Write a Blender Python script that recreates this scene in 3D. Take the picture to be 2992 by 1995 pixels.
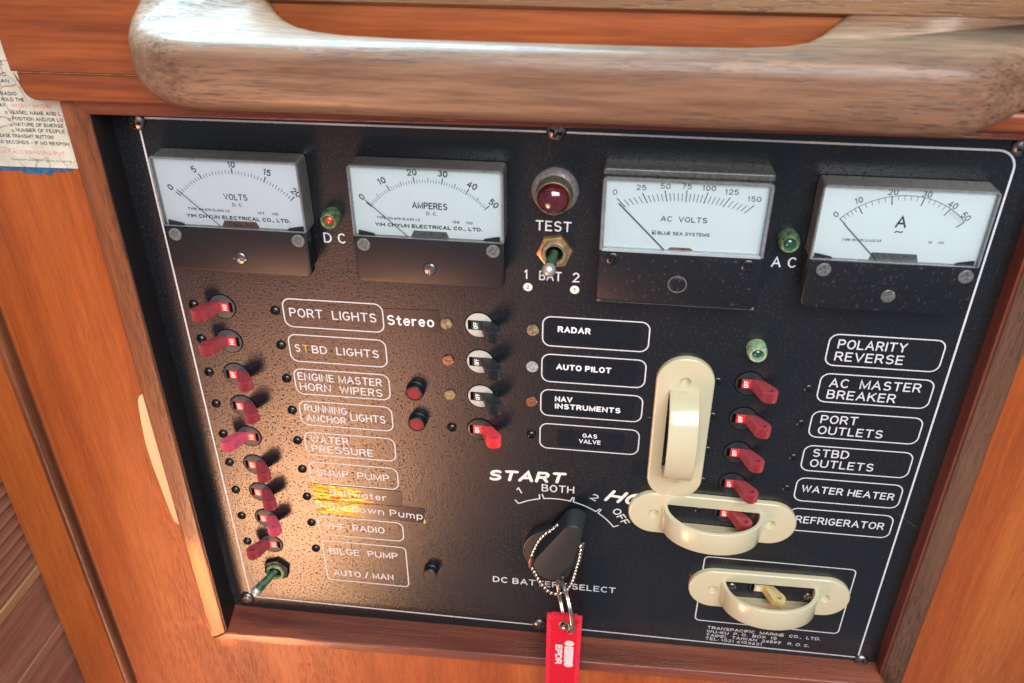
import bpy, bmesh, math, random
from mathutils import Vector, Matrix
from math import pi, sin, cos, radians
random.seed(7)
for o in list(bpy.data.objects): bpy.data.objects.remove(o)
SC = bpy.context.scene
COL = SC.collection

# Panel coordinates used everywhere below, in millimetres:
# u = to the right along the panel, v = up along the panel, w = out of the panel.
def V(u, v, w=0.0): return Vector((u/1000, -w/1000, v/1000))

# ------------------------------------------------------------------ camera
cam_d = bpy.data.cameras.new('camera'); cam = bpy.data.objects.new('camera', cam_d); COL.objects.link(cam)
RX = (0.99192105, -0.00315833, -0.12681741); RD = (0.06437725, -0.84886389, 0.52467673); RF = (-0.10930782, -0.52860205, -0.84180263)
ax = V(*RX)*1000; ay = -V(*RD)*1000; az = -V(*RF)*1000; pos = V(206.96, 113.41, 342.12)
cam.matrix_world = Matrix(((ax.x, ay.x, az.x, pos.x), (ax.y, ay.y, az.y, pos.y), (ax.z, ay.z, az.z, pos.z), (0, 0, 0, 1)))
cam_d.lens = 30.2228; cam_d.sensor_width = 36; cam_d.clip_start = 0.01; cam_d.clip_end = 20
cam_d.dof.use_dof = True; cam_d.dof.focus_distance = 0.42; cam_d.dof.aperture_fstop = 14
SC.camera = cam

# ------------------------------------------------------------------ light of the cabin
SC.view_settings.view_transform = 'Standard'; SC.view_settings.look = 'None'; SC.view_settings.exposure = 0.0; SC.view_settings.gamma = 1
wd = bpy.data.worlds.new('World'); SC.world = wd; wd.use_nodes = True
bg = wd.node_tree.nodes['Background']; bg.inputs[0].default_value = (0.58, 0.68, 0.86, 1); bg.inputs[1].default_value = 0.30
def lamp(name, p, target, sx, sy, power, color, shape='RECTANGLE', spread=180, up='Y'):
    l = bpy.data.lights.new(name, 'AREA'); l.shape = shape; l.size = sx/1000; l.size_y = sy/1000
    l.energy = power; l.color = color; l.spread = radians(spread)
    o = bpy.data.objects.new(name, l); COL.objects.link(o); o.location = V(*p)
    o.rotation_euler = (V(*target)-V(*p)).to_track_quat('-Z', up).to_euler(); return o
lamp('warm_floor_light', (-215, -760, 540), (66, -232, 0), 160, 220, 0.36, (1.0, 0.50, 0.24), spread=56)  # unseen lamp standing for the sunlit floor mirrored in the panel
lamp('warm_bounce_fill', (-170, -560, 560), (80, -150, 0), 340, 300, 0.42, (1.0, 0.42, 0.24), spread=90)  # second, dimmer lamp added to carry the brown tint up the panel
lamp('hatch_light', (-70, 520, -150), (40, 45, 40), 430, 520, 19.0, (0.44, 0.80, 1.0))
lamp('cabin_fill', (420, 620, 900), (180, -120, 0), 900, 700, 20.0, (0.97, 0.98, 1.0))  # broad unseen fill lamp, added to brighten the front
lamp('worn_corner_lamp', (-16.8, -285, 420), (-16.8, -285, 16), 8, 100, 0.020, (1.0, 0.74, 0.42), 'ELLIPSE', 2)  # added narrow lamp; its light imitates the pale worn frame corner
lamp('worn_sill_lamp', (12, -317.0, 420), (12, -317.0, 16), 84, 4, 0.010, (1.0, 0.74, 0.42), 'ELLIPSE', 2)  # added narrow lamp; its light imitates the worn sill edge

# ------------------------------------------------------------------ materials
class NT:
    def __init__(s, name):
        s.m = bpy.data.materials.new(name); s.m.use_nodes = True; s.t = s.m.node_tree; s.n = s.t.nodes; s.b = s.n['Principled BSDF']
    def node(s, ty, **kw):
        x = s.n.new(ty)
        for k, v in kw.items():
            if k.startswith('i_'): x.inputs[int(k[2:]) if k[2:].isdigit() else k[2:].replace('_', ' ')].default_value = v
            else: setattr(x, k, v)
        return x
    def link(s, a, b): s.t.links.new(a, b)
    def coords(s, scale=(1, 1, 1), rot=(0, 0, 0), loc=(0, 0, 0)):
        tc = s.node('ShaderNodeTexCoord'); mp = s.node('ShaderNodeMapping'); mp.inputs['Scale'].default_value = scale
        mp.inputs['Rotation'].default_value = rot; mp.inputs['Location'].default_value = loc
        s.link(tc.outputs['Object'], mp.inputs[0]); return mp.outputs[0]
    def noise(s, vec, scale, detail=4, rough=0.5, dist=0.0):
        x = s.node('ShaderNodeTexNoise', i_Scale=scale, i_Detail=detail, i_Roughness=rough, i_Distortion=dist); s.link(vec, x.inputs['Vector']); return x.outputs['Fac']
    def ramp(s, fac, stops, interp='LINEAR'):
        x = s.node('ShaderNodeValToRGB'); cr = x.color_ramp; cr.interpolation = interp
        while len(cr.elements) < len(stops): cr.elements.new(0.5)
        for e, (p, c) in zip(cr.elements, stops): e.position = p; e.color = (*c, 1) if len(c) == 3 else c
        s.link(fac, x.inputs[0]); return x.outputs[0]
    def mix(s, fac, a, b, mode='MIX'):
        x = s.node('ShaderNodeMix', data_type='RGBA', blend_type=mode)
        for i, q in ((0, fac), (6, a), (7, b)):
            if isinstance(q, (int, float)): x.inputs[i].default_value = q
            elif isinstance(q, tuple): x.inputs[i].default_value = (*q, 1)
            else: s.link(q, x.inputs[i])
        return x.outputs[2]
    def bump(s, h, strength, dist=0.0002, prev=None):
        x = s.node('ShaderNodeBump', i_Strength=strength, i_Distance=dist); s.link(h, x.inputs['Height'])
        if prev is not None: s.link(prev, x.inputs['Normal'])
        return x.outputs[0]
    def set(s, **kw):
        for k, v in kw.items():
            inp = s.b.inputs[k.replace('_', ' ')]
            if isinstance(v, (int, float)): inp.default_value = v
            elif isinstance(v, tuple): inp.default_value = (*v, 1) if len(v) == 3 and inp.type == 'RGBA' else v
            else: s.link(v, inp)
        return s

def plain(name, col, rough=0.5, metal=0.0, coat=0.0, var=0.0, bump=0.0, vscale=400, spec=0.5, dust=0.0):
    n = NT(name)
    c = n.coords()
    base = col
    if var:
        f = n.noise(c, vscale, 5, 0.65); base = n.mix(n.ramp(f, [(0.35, (0, 0, 0)), (0.65, (1, 1, 1))]), tuple(x*(1-var) for x in col), tuple(min(1, x*(1+var)) for x in col))
    if dust:
        f = n.noise(c, vscale*2.5, 4, 0.75); base = n.mix(n.ramp(f, [(0.60, (0, 0, 0)), (0.78, (dust,)*3)]), base, (0.45, 0.44, 0.42))
    n.set(Base_Color=base, Roughness=rough, Metallic=metal, Coat_Weight=coat, Specular_IOR_Level=spec)
    if coat: n.set(Coat_Roughness=0.12)
    if bump: n.set(Normal=n.bump(n.noise(c, vscale*1.5, 3, 0.6), bump))
    return n.m

def wood(name, axis, dark, mid, light, rough=0.35, coat=0.3, pores=0.0, fig=1.0, seed=0.0, pscale=1.0, streak=0.5, blotch=None):
    n = NT(name)
    st = {'x': (0.06, 1, 1), 'y': (1, 0.06, 1), 'z': (1, 1, 0.06)}[axis]
    c = n.coords(st, loc=(seed, seed*1.7, seed*0.6)); ci = n.coords(loc=(seed, 0, 0))
    wob = n.noise(n.coords((1, 1, 1), loc=(0, seed, 0)), 9, 2, 0.5)
    big = n.noise(c, 42*fig, 3, 0.55, 0.8)
    fine = n.noise(c, 420, 5, 0.7, 0.2)
    col = n.ramp(big, [(0.28, dark), (0.48, mid), (0.70, light)])
    col = n.mix(n.ramp(fine, [(0.36, (1, 1, 1)), (0.62, (0, 0, 0))]), col, n.mix(1.0, col, (1-streak*0.55, 1-streak*0.62, 1-streak*0.66), 'MULTIPLY'))
    col = n.mix(n.ramp(wob, [(0.35, (0.35,)*3), (0.7, (0, 0, 0))]), col, n.mix(1.0, col, (0.72, 0.62, 0.56), 'MULTIPLY'))
    if blotch:
        f = n.noise(n.coords((1, 1, 1), loc=(seed+3, 0, 1)), 26, 3, 0.6); col = n.mix(n.ramp(f, [(0.52, (0, 0, 0)), (0.66, (0.85,)*3)]), col, blotch)
    h = fine
    if pores:
        ps = {'x': (0.06, 1, 1), 'y': (1, 0.085, 1), 'z': (1, 1, 0.085)}[axis]
        pn = n.noise(n.coords(ps, rot=(0, 0.035, 0), loc=(seed, 2, 3)), 1150*pscale, 2, 0.6)
        gate = n.noise(n.coords((0.22, 1, 1) if axis == 'x' else (1, 1, 0.22), rot=(0, 0.06, 0), loc=(5, seed, 3)), 60, 2, 0.5)
        pm = n.node('ShaderNodeMath', operation='MULTIPLY')
        n.link(n.ramp(pn, [(0.54, (0, 0, 0)), (0.62, (1, 1, 1))]), pm.inputs[0]); n.link(n.ramp(gate, [(0.36, (0.15,)*3), (0.56, (1, 1, 1))]), pm.inputs[1])
        f2 = n.node('ShaderNodeMath', operation='MULTIPLY'); n.link(pm.outputs[0], f2.inputs[0]); f2.inputs[1].default_value = pores
        col = n.mix(f2.outputs[0], col, (0.035, 0.026, 0.022))
        bm1 = n.bump(fine, 0.12, 0.0003); inv = n.node('ShaderNodeMath', operation='SUBTRACT'); inv.inputs[0].default_value = 1; n.link(pm.outputs[0], inv.inputs[1])
        nb = n.bump(inv.outputs[0], 0.5, 0.0003, bm1)
    else: nb = n.bump(fine, 0.10, 0.0003)
    n.set(Base_Color=col, Roughness=rough, Coat_Weight=coat, Coat_Roughness=0.30 if coat > 0.8 else 0.18, Normal=nb)
    return n.m

def panel_material():
    n = NT('black_panel_enamel'); c = n.coords()
    sp = n.noise(c, 1050, 3, 0.6)             # rough orange-peel grain
    cell = n.node('ShaderNodeTexVoronoi', i_Scale=1200.0); n.link(c, cell.inputs['Vector'])
    fine = n.noise(c, 1900, 3, 0.7)
    reg = n.noise(c, 11, 3, 0.6)             # regions where the pitting is denser
    base = n.mix(n.ramp(fine, [(0.40, (0, 0, 0)), (0.70, (1, 1, 1))]), (0.005, 0.006, 0.008), (0.019, 0.020, 0.024))
    pit = n.node('ShaderNodeMath', operation='MULTIPLY'); n.link(n.ramp(n.noise(n.coords(loc=(3, 1, 2)), 760, 1, 0.4), [(0.60, (0, 0, 0)), (0.67, (1, 1, 1))]), pit.inputs[0]); n.link(n.ramp(reg, [(0.34, (0.45,)*3), (0.54, (1, 1, 1))]), pit.inputs[1])
    base = n.mix(pit.outputs[0], base, (0.004, 0.004, 0.004))
    dustn = n.noise(c, 1300, 2, 0.9); base = n.mix(n.ramp(dustn, [(0.73, (0, 0, 0)), (0.80, (0.5,)*3)]), base, (0.22, 0.23, 0.25))
    rg = n.ramp(reg, [(0.3, (0.24,)*3), (0.7, (0.31,)*3)])
    rr = n.mix(pit.outputs[0], rg, (0.75, 0.75, 0.75))
    nb = n.bump(sp, 0.27, 0.0002); nb = n.bump(cell.outputs['Distance'], 0.12, 0.0003, nb)
    n.set(Base_Color=base, Roughness=rr, Specular_IOR_Level=0.62, Normal=nb)
    return n.m

M = {}
M['panel'] = panel_material()
M['engrave'] = plain('white_engraving', (0.66, 0.67, 0.68), 0.6, var=0.12, vscale=900)
M['engrave_stained'] = plain('yellowed_engraving', (0.70, 0.36, 0.06), 0.6, var=0.1)
M['print_white'] = plain('white_print', (0.85, 0.86, 0.86), 0.5)
M['paint_pen'] = plain('paint_pen_white', (0.78, 0.78, 0.74), 0.45, var=0.08, vscale=700)
M['print_black'] = plain('black_print', (0.012, 0.012, 0.014), 0.6)
M['print_grey'] = plain('grey_print', (0.14, 0.15, 0.16), 0.6)
M['tape'] = plain('black_label_tape', (0.010, 0.011, 0.015), 0.20, var=0.2, vscale=300, bump=0.05)
M['black'] = plain('black_plastic', (0.008, 0.008, 0.011), 0.40, dust=0.14, vscale=420, bump=0.05)
M['black_speckled'] = plain('scuffed_black_plastic', (0.008, 0.009, 0.012), 0.36, dust=0.32, vscale=260, bump=0.05)
M['black_knob'] = plain('black_bakelite', (0.016, 0.019, 0.022), 0.5, dust=0.22, vscale=600, bump=0.12)
M['void'] = plain('unlit_recess', (0.002, 0.002, 0.002), 0.9, spec=0.1)  # near-black colour for the shade inside gaps and openings
M['bezel'] = plain('grey_breaker_face', (0.050, 0.052, 0.056), 0.5, var=0.3, dust=0.15, vscale=300)
M['bezel_black'] = plain('black_breaker_face', (0.020, 0.021, 0.024), 0.35, var=0.3, dust=0.12, vscale=300)
M['bezel_white'] = plain('white_breaker_face', (0.50, 0.49, 0.43), 0.5, var=0.10, vscale=200)
M['lever_red'] = plain('dusty_dark_red_plastic', (0.35, 0.046, 0.056), 0.40, var=0.12, dust=0.30, vscale=500)
M['lever_lit'] = plain('lit_pink_red_plastic', (0.62, 0.085, 0.13), 0.42, var=0.1, dust=0.2, vscale=500)  # pinker copy of the red; light on some levers is in its colour
M['lever_bright'] = plain('bright_red_plastic', (0.78, 0.055, 0.06), 0.40, var=0.08)
M['lever_black'] = plain('dusty_black_lever_plastic', (0.022, 0.024, 0.028), 0.45, var=0.2, dust=0.35, vscale=330)
M['flag_red'] = plain('flag_red', (0.62, 0.02, 0.02), 0.4)
M['cream'] = plain('cream_plastic', (0.61, 0.545, 0.35), 0.22, coat=0.4, var=0.03, vscale=60)
M['cream_old'] = plain('yellowed_cream_plastic', (0.62, 0.48, 0.20), 0.4, var=0.15, vscale=250)
M['steel'] = plain('tarnished_steel', (0.26, 0.24, 0.23), 0.34, 1.0, var=0.25, vscale=500)
M['steel_dark'] = plain('blackened_steel', (0.07, 0.07, 0.075), 0.28, 0.9, var=0.3, vscale=500)
M['nickel'] = plain('nickel', (0.62, 0.57, 0.48), 0.22, 1.0, var=0.12, vscale=300)
M['chrome_pitted'] = plain('pitted_chrome', (0.66, 0.62, 0.62), 0.30, 0.75, var=0.25, vscale=600, bump=0.15)
M['dull_tip'] = plain('dull_silver_tip', (0.62, 0.58, 0.50), 0.42, 0.7, var=0.15, vscale=400)
M['brass'] = plain('aged_brass', (0.30, 0.26, 0.16), 0.5, 0.7, var=0.45, vscale=500, bump=0.2)
M['copper'] = plain('coppery_screw', (0.30, 0.15, 0.10), 0.45, 0.85, var=0.3, vscale=500, bump=0.2)
M['copper_nut'] = plain('coppery_nut', (0.55, 0.32, 0.16), 0.36, 0.85, var=0.35, vscale=420, bump=0.25)
M['zinc'] = plain('corroded_zinc', (0.17, 0.18, 0.175), 0.55, 0.5, var=0.35, vscale=700, bump=0.4)
M['zinc_pale'] = plain('pale_corroded_zinc', (0.38, 0.40, 0.38), 0.6, 0.3, var=0.4, vscale=700, bump=0.4)
M['patina'] = plain('green_corroded_metal', (0.13, 0.22, 0.10), 0.55, 0.45, var=0.65, vscale=520, bump=0.6)
M['patina_pale'] = plain('pale_green_corroded_metal', (0.34, 0.48, 0.28), 0.6, 0.2, var=0.35, vscale=600, bump=0.6)
M['verdigris'] = plain('verdigris_lever', (0.045, 0.105, 0.055), 0.6, 0.3, var=0.5, vscale=500, bump=0.5)
M['dot'] = plain('white_paper_dot', (0.78, 0.76, 0.68), 0.6)
M['ruby'] = plain('ruby_lens', (0.10, 0.008, 0.014), 0.06, coat=1.0, var=0.5, vscale=180, spec=0.8)
M['red_button'] = plain('red_button_cap', (0.24, 0.002, 0.012), 0.55, var=0.05)
M['lens_red'] = plain('small_red_lens', (0.55, 0.05, 0.02), 0.08, coat=1.0, var=0.4, vscale=500)
M['lens_green'] = plain('small_green_lens', (0.012, 0.075, 0.050), 0.06, coat=1.0)
M['dial'] = plain('dial_card', (0.90, 0.95, 0.94), 0.5, var=0.01, vscale=60)
M['dial_warm'] = plain('faded_dial_card', (0.93, 0.92, 0.94), 0.5, var=0.01, vscale=60)
M['acrylic'] = plain('dull_clear_plastic_wall', (0.17, 0.165, 0.15), 0.22, coat=0.5, var=0.15, vscale=200)
M['acrylic_dark'] = plain('dull_smoky_plastic_wall', (0.11, 0.11, 0.105), 0.25, coat=0.4, var=0.3, vscale=500, dust=0.12)
M['acrylic_pale'] = plain('clear_window_lip', (0.38, 0.42, 0.43), 0.12, coat=0.6, var=0.05)
M['acrylic_edge'] = plain('clear_plastic_edge', (0.20, 0.21, 0.22), 0.12, coat=0.8, var=0.2)
M['splinter'] = plain('raw_split_wood', (0.34, 0.20, 0.11), 0.8, var=0.4, vscale=200)
M['strip'] = plain('warm_cream_sliver', (0.80, 0.58, 0.30), 0.3, coat=0.3)
M['webbing'] = plain('red_embroidered_webbing', (0.62, 0.010, 0.030), 0.85, var=0.2, vscale=1100, bump=0.9, spec=0.2)
M['webbing_edge'] = plain('red_overlock_thread', (0.76, 0.03, 0.06), 0.8, var=0.25, vscale=1500, bump=0.8, spec=0.2)
M['thread_white'] = plain('white_embroidery', (0.72, 0.62, 0.62), 0.8, var=0.12, vscale=1500, bump=0.6, spec=0.2)
M['blue_ink'] = plain('blue_print', (0.02, 0.10, 0.22), 0.6, var=0.4, vscale=500)
M['red_ink'] = plain('faded_red_print', (0.72, 0.27, 0.21), 0.6, var=0.2, vscale=900)
M['crack'] = plain('brown_crack', (0.10, 0.045, 0.025), 0.8)
M['wood_veneer'] = wood('varnished_orange_veneer', 'z', (0.28, 0.055, 0.009), (0.44, 0.094, 0.014), (0.54, 0.145, 0.026), 0.42, 0.12, fig=0.6, seed=1.3, streak=0.36, pores=0.12)
M['wood_frame_x'] = wood('varnished_teak_across', 'x', (0.08, 0.016, 0.009), (0.22, 0.046, 0.018), (0.36, 0.12, 0.045), 0.34, 0.3, pores=0.55, seed=2.1)
M['wood_frame_z'] = wood('varnished_teak_upright', 'z', (0.09, 0.024, 0.012), (0.31, 0.098, 0.032), (0.50, 0.22, 0.08), 0.34, 0.3, pores=0.55, seed=4.4)
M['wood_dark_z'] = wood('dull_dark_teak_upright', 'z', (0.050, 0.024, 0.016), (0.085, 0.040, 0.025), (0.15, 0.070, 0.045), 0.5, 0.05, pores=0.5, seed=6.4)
M['wood_lining'] = wood('reddish_teak_lining', 'z', (0.10, 0.022, 0.013), (0.18, 0.036, 0.020), (0.26, 0.060, 0.035), 0.4, 0.2, pores=0.2, seed=3.4)
M['wood_lining_x'] = wood('reddish_teak_sill', 'x', (0.11, 0.026, 0.015), (0.26, 0.066, 0.034), (0.40, 0.125, 0.060), 0.42, 0.2, pores=0.35, seed=8.4)
M['wood_board'] = wood('varnished_teak_board', 'x', (0.18, 0.040, 0.012), (0.33, 0.080, 0.020), (0.43, 0.130, 0.034), 0.38, 0.18, fig=0.9, seed=5.2, streak=0.6)
M['wood_ledge'] = wood('pale_teak_ledge', 'x', (0.11, 0.040, 0.018), (0.26, 0.12, 0.050), (0.34, 0.18, 0.08), 0.4, 0.2, fig=0.8, seed=7.7, pores=0.5)
M['wood_rail'] = wood('worn_teak_handrail', 'x', (0.20, 0.096, 0.050), (0.31, 0.158, 0.086), (0.39, 0.215, 0.122), 0.44, 0.12, pores=0.72, fig=0.8, seed=9.1, pscale=1.35, streak=0.75)
M['wood_dim'] = wood('brown_louvre_teak', 'y', (0.24, 0.098, 0.058), (0.38, 0.165, 0.105), (0.50, 0.25, 0.16), 0.45, 0.2, seed=3.9)

M['wood_pale_y'] = wood('pale_teak_rail', 'y', (0.30, 0.15, 0.07), (0.46, 0.25, 0.12), (0.55, 0.33, 0.17), 0.45, 0.1, seed=2.9)
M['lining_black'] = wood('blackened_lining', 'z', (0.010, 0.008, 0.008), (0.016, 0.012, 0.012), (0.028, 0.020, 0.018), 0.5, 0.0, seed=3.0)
def glare_tape():  # gold base colour carries the warm glare on the crinkled film
    n = NT('crinkled_tape_glare'); c = n.coords((0.35, 1, 1.6), rot=(0, 0.05, 0))
    w = n.noise(c, 260, 5, 0.75, 1.5); w2 = n.noise(n.coords((0.5, 1, 2.4), loc=(1, 0, 0)), 230, 4, 0.7, 1.0)
    n.set(Base_Color=n.ramp(w2, [(0.34, (0.08, 0.03, 0.006)), (0.44, (0.42, 0.20, 0.03)), (0.60, (0.85, 0.55, 0.14))]), Roughness=n.ramp(w, [(0.3, (0.16,)*3), (0.7, (0.38,)*3)]), Metallic=0.75, Normal=n.bump(w, 0.7, 0.0006)); return n.m
M['tape_glare'] = glare_tape()
def paper_mat():
    n = NT('crazed_yellowed_paper'); c = n.coords()
    v = n.node('ShaderNodeTexVoronoi', feature='DISTANCE_TO_EDGE', i_Scale=95.0)
    d = n.noise(c, 70, 3, 0.6); add = n.node('ShaderNodeVectorMath', operation='MULTIPLY_ADD'); n.link(d, add.inputs[0]); add.inputs[1].default_value = (0.01,)*3; n.link(c, add.inputs[2]); n.link(add.outputs[0], v.inputs['Vector'])
    base = n.mix(n.ramp(d, [(0.3, (0, 0, 0)), (0.7, (1, 1, 1))]), (0.50, 0.47, 0.36), (0.72, 0.68, 0.56))
    gate = n.noise(c, 40, 2, 0.5); g = n.node('ShaderNodeMath', operation='MULTIPLY'); n.link(n.ramp(v.outputs['Distance'], [(0.010, (1, 1, 1)), (0.035, (0, 0, 0))]), g.inputs[0]); n.link(n.ramp(gate, [(0.42, (0.15,)*3), (0.6, (0.9,)*3)]), g.inputs[1])
    base = n.mix(g.outputs[0], base, (0.22, 0.11, 0.06))
    n.set(Base_Color=base, Roughness=0.5); return n.m
M['paper'] = paper_mat()
def glass_pane():
    n = NT('clear_pane'); n.n.remove(n.b)
    tr = n.node('ShaderNodeBsdfTransparent'); tr.inputs[0].default_value = (0.985, 1.0, 1.0, 1); gl = n.node('ShaderNodeBsdfGlossy'); gl.inputs['Roughness'].default_value = 0.03
    fr = n.node('ShaderNodeFresnel', i_IOR=1.49); mx = n.node('ShaderNodeMixShader'); n.link(fr.outputs[0], mx.inputs[0]); n.link(tr.outputs[0], mx.inputs[1]); n.link(gl.outputs[0], mx.inputs[2])
    n.link(mx.outputs[0], n.n['Material Output'].inputs[0]); return n.m
M['glass'] = glass_pane()

# ------------------------------------------------------------------ object helpers
def tag(o, label=None, cat=None, group=None, kind=None):
    if label: o['label'] = label
    if cat: o['category'] = cat
    if group: o['group'] = group
    if kind: o['kind'] = kind
    return o
def thing(name, label, cat, p=(0, 0, 0), group=None, rot=0.0, tilt=None):
    o = bpy.data.objects.new(name, None); COL.objects.link(o); o.location = V(*p); o.empty_display_size = 0.004
    o.rotation_euler = (0, -rot, 0)
    return tag(o, label, cat, group)
def mesh_from(name, verts, faces, smooth=False):
    m = bpy.data.meshes.new(name); m.from_pydata([V(*p) for p in verts], [], faces); m.validate()
    if smooth: m.shade_smooth()
    return m
def obj(name, me, mat, parent=None, p=None):
    if isinstance(me, bmesh.types.BMesh):
        m = bpy.data.meshes.new(name); me.to_mesh(m); me.free(); me = m
    if mat is not None and not me.materials: me.materials.append(M[mat] if isinstance(mat, str) else mat)
    o = bpy.data.objects.new(name, me); COL.objects.link(o)
    if parent: o.parent = parent
    if p: o.location = V(*p)
    return o
def smooth_by_angle(me, deg=40):
    bm = bmesh.new(); bm.from_mesh(me)
    bmesh.ops.remove_doubles(bm, verts=bm.verts, dist=1e-6); bmesh.ops.recalc_face_normals(bm, faces=bm.faces)
    for f in bm.faces: f.smooth = True
    for e in bm.edges:
        e.smooth = not (len(e.link_faces) == 2 and e.calc_face_angle(0) > radians(deg))
    bm.to_mesh(me); bm.free(); return me
def copy_tree(o, parent=None):
    c = o.copy(); COL.objects.link(c)
    if parent is not None: c.parent = parent
    for ch in list(o.children): copy_tree(ch, c)
    return c

def rrect(w, h, r, n=6):
    r = min(r, w/2-1e-3, h/2-1e-3); pts = []
    for cx, cy, a0 in ((w/2-r, h/2-r, 0), (-w/2+r, h/2-r, 90), (-w/2+r, -h/2+r, 180), (w/2-r, -h/2+r, 270)):
        for k in range(n+1):
            a = radians(a0+90*k/n); pts.append((cx+r*cos(a), cy+r*sin(a)))
    return pts
def circle(r, n=32, cx=0, cy=0): return [(cx+r*cos(2*pi*k/n), cy+r*sin(2*pi*k/n)) for k in range(n)]
def offset(pts, d):
    out = []; n = len(pts)
    for i in range(n):
        a = Vector(pts[i-1]); b = Vector(pts[i]); c = Vector(pts[(i+1) % n])
        e1 = (b-a); e2 = (c-b)
        if e1.length < 1e-9: e1 = e2
        if e2.length < 1e-9: e2 = e1
        e1.normalize(); e2.normalize(); n1 = Vector((e1.y, -e1.x)); n2 = Vector((e2.y, -e2.x)); m = (n1+n2)
        if m.length < 1e-6: m = n1
        m.normalize(); k = max(0.4, m.dot(n1)); out.append(tuple(b-m*(d/k)))
    return out
def loft(rings, caps=(True, True)):
    n = len(rings[0]); v = [p for r in rings for p in r]; f = []
    for k in range(len(rings)-1):
        for i in range(n):
            j = (i+1) % n; f.append((k*n+i, k*n+j, (k+1)*n+j, (k+1)*n+i))
    if caps[0]: f.append(tuple(reversed(range(n))))
    if caps[1]: f.append(tuple(range((len(rings)-1)*n, len(rings)*n)))
    return v, f
def slab(pts, z0, z1, r=0.0, seg=4, axes='uv', rb=0.0, angle=40, fn=None):
    """outline (counter-clockwise) extruded from z0 to z1 with rounded rims; axes 'uv': along w, 'uw': along v"""
    rings = []
    if rb:
        for k in range(seg): a = pi/2*k/seg; rings.append((offset(pts, rb*(1-sin(a))), z0+rb*(1-cos(a))))
        rings.append((pts, z0+rb))
    else: rings.append((pts, z0))
    if r:
        for k in range(seg+1): a = pi/2*k/seg; rings.append((offset(pts, r*(1-cos(a))), z1-r+r*sin(a)))
    else: rings.append((pts, z1))
    R = []
    for ps, z in rings:
        R.append([((x, y, z) if axes == 'uv' else (x, z, y)) for x, y in ps])
    if fn: R = [[fn(*p) for p in r_] for r_ in R]
    v, f = loft(R); return smooth_by_angle(mesh_from('slab', v, f), angle)
def lathe(profile, n=32, caps=(True, True), teeth=None, angle=35):
    """profile of (radius, w); teeth = (index, depth): every second vertex of that ring pulled in"""
    R = []
    for i, (r, z) in enumerate(profile):
        ring = []
        for k in range(n):
            rr = r - (teeth[1] if teeth and i in teeth[0] and k % 2 else 0); a = 2*pi*k/n; ring.append((rr*cos(a), rr*sin(a), z))
        R.append(ring)
    v, f = loft(R, caps); return smooth_by_angle(mesh_from('lathe', v, f), angle)
def box(u0, u1, v0, v1, w0, w1, r=0.0, axes='uv'):
    if axes == 'uv':
        pts = [(u0, v0), (u1, v0), (u1, v1), (u0, v1)]
        if r: cx, cy = (u0+u1)/2, (v0+v1)/2; pts = [(x+cx, y+cy) for x, y in rrect(u1-u0, v1-v0, r, 3)]
        return slab(pts, w0, w1, r*0.8, 3)
def tube(points, r, n=10, closed=False, caps=True):
    P = [V(*p)*1000 for p in points]; R = []; N = len(P); prev = None
    for i, p in enumerate(P):
        if closed: t = (P[(i+1) % N]-P[i-1]).normalized()
        else: t = (P[min(i+1, N-1)]-P[max(i-1, 0)]).normalized()
        if prev is None: prev = t.orthogonal().normalized()
        x = (prev - t*prev.dot(t)).normalized(); prev = x; y = t.cross(x)
        rr = r[i] if isinstance(r, (list, tuple)) else r
        R.append([(p+x*rr*cos(2*pi*k/n)+y*rr*sin(2*pi*k/n)) for k in range(n)])
    if closed: R.append(R[0])
    vs = [q for ring in R for q in ring]; f = []
    for k in range(len(R)-1):
        for i in range(n): j = (i+1) % n; f.append((k*n+i, k*n+j, (k+1)*n+j, (k+1)*n+i))
    if not closed and caps: f.append(tuple(reversed(range(n)))); f.append(tuple(range((len(R)-1)*n, len(R)*n)))
    m = bpy.data.meshes.new('tube'); m.from_pydata([q/1000 for q in vs], [], f); return smooth_by_angle(m, 50)
def sphere(r, squash=1.0, seg=14, rings=8):
    pr = [(max(1e-4, r*cos(a)), r*squash*sin(a)) for a in [radians(-90+180*k/rings) for k in range(rings+1)]]
    return lathe(pr, seg)
def join(meshes):
    bm = bmesh.new()
    for m in meshes: bm.from_mesh(m)
    out = bpy.data.meshes.new('joined'); bm.to_mesh(out); bm.free(); return out
def moved(me, p=(0, 0, 0), rot=None):
    if rot is not None: me.transform(rot)
    me.transform(Matrix.Translation(V(*p))); return me
def cut(me, cutters):
    a = bpy.data.objects.new('work', me); COL.objects.link(a); cs = []
    for c in cutters:
        b = bpy.data.objects.new('cutter', c); COL.objects.link(b); cs.append(b)
        md = a.modifiers.new('cut', 'BOOLEAN'); md.object = b; md.operation = 'DIFFERENCE'; md.solver = 'EXACT'
    dg = bpy.context.evaluated_depsgraph_get(); out = bpy.data.meshes.new_from_object(a.evaluated_get(dg))
    for o in [a]+cs: bpy.data.objects.remove(o)
    out.materials.clear()
    return smooth_by_angle(out, 40)

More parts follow.
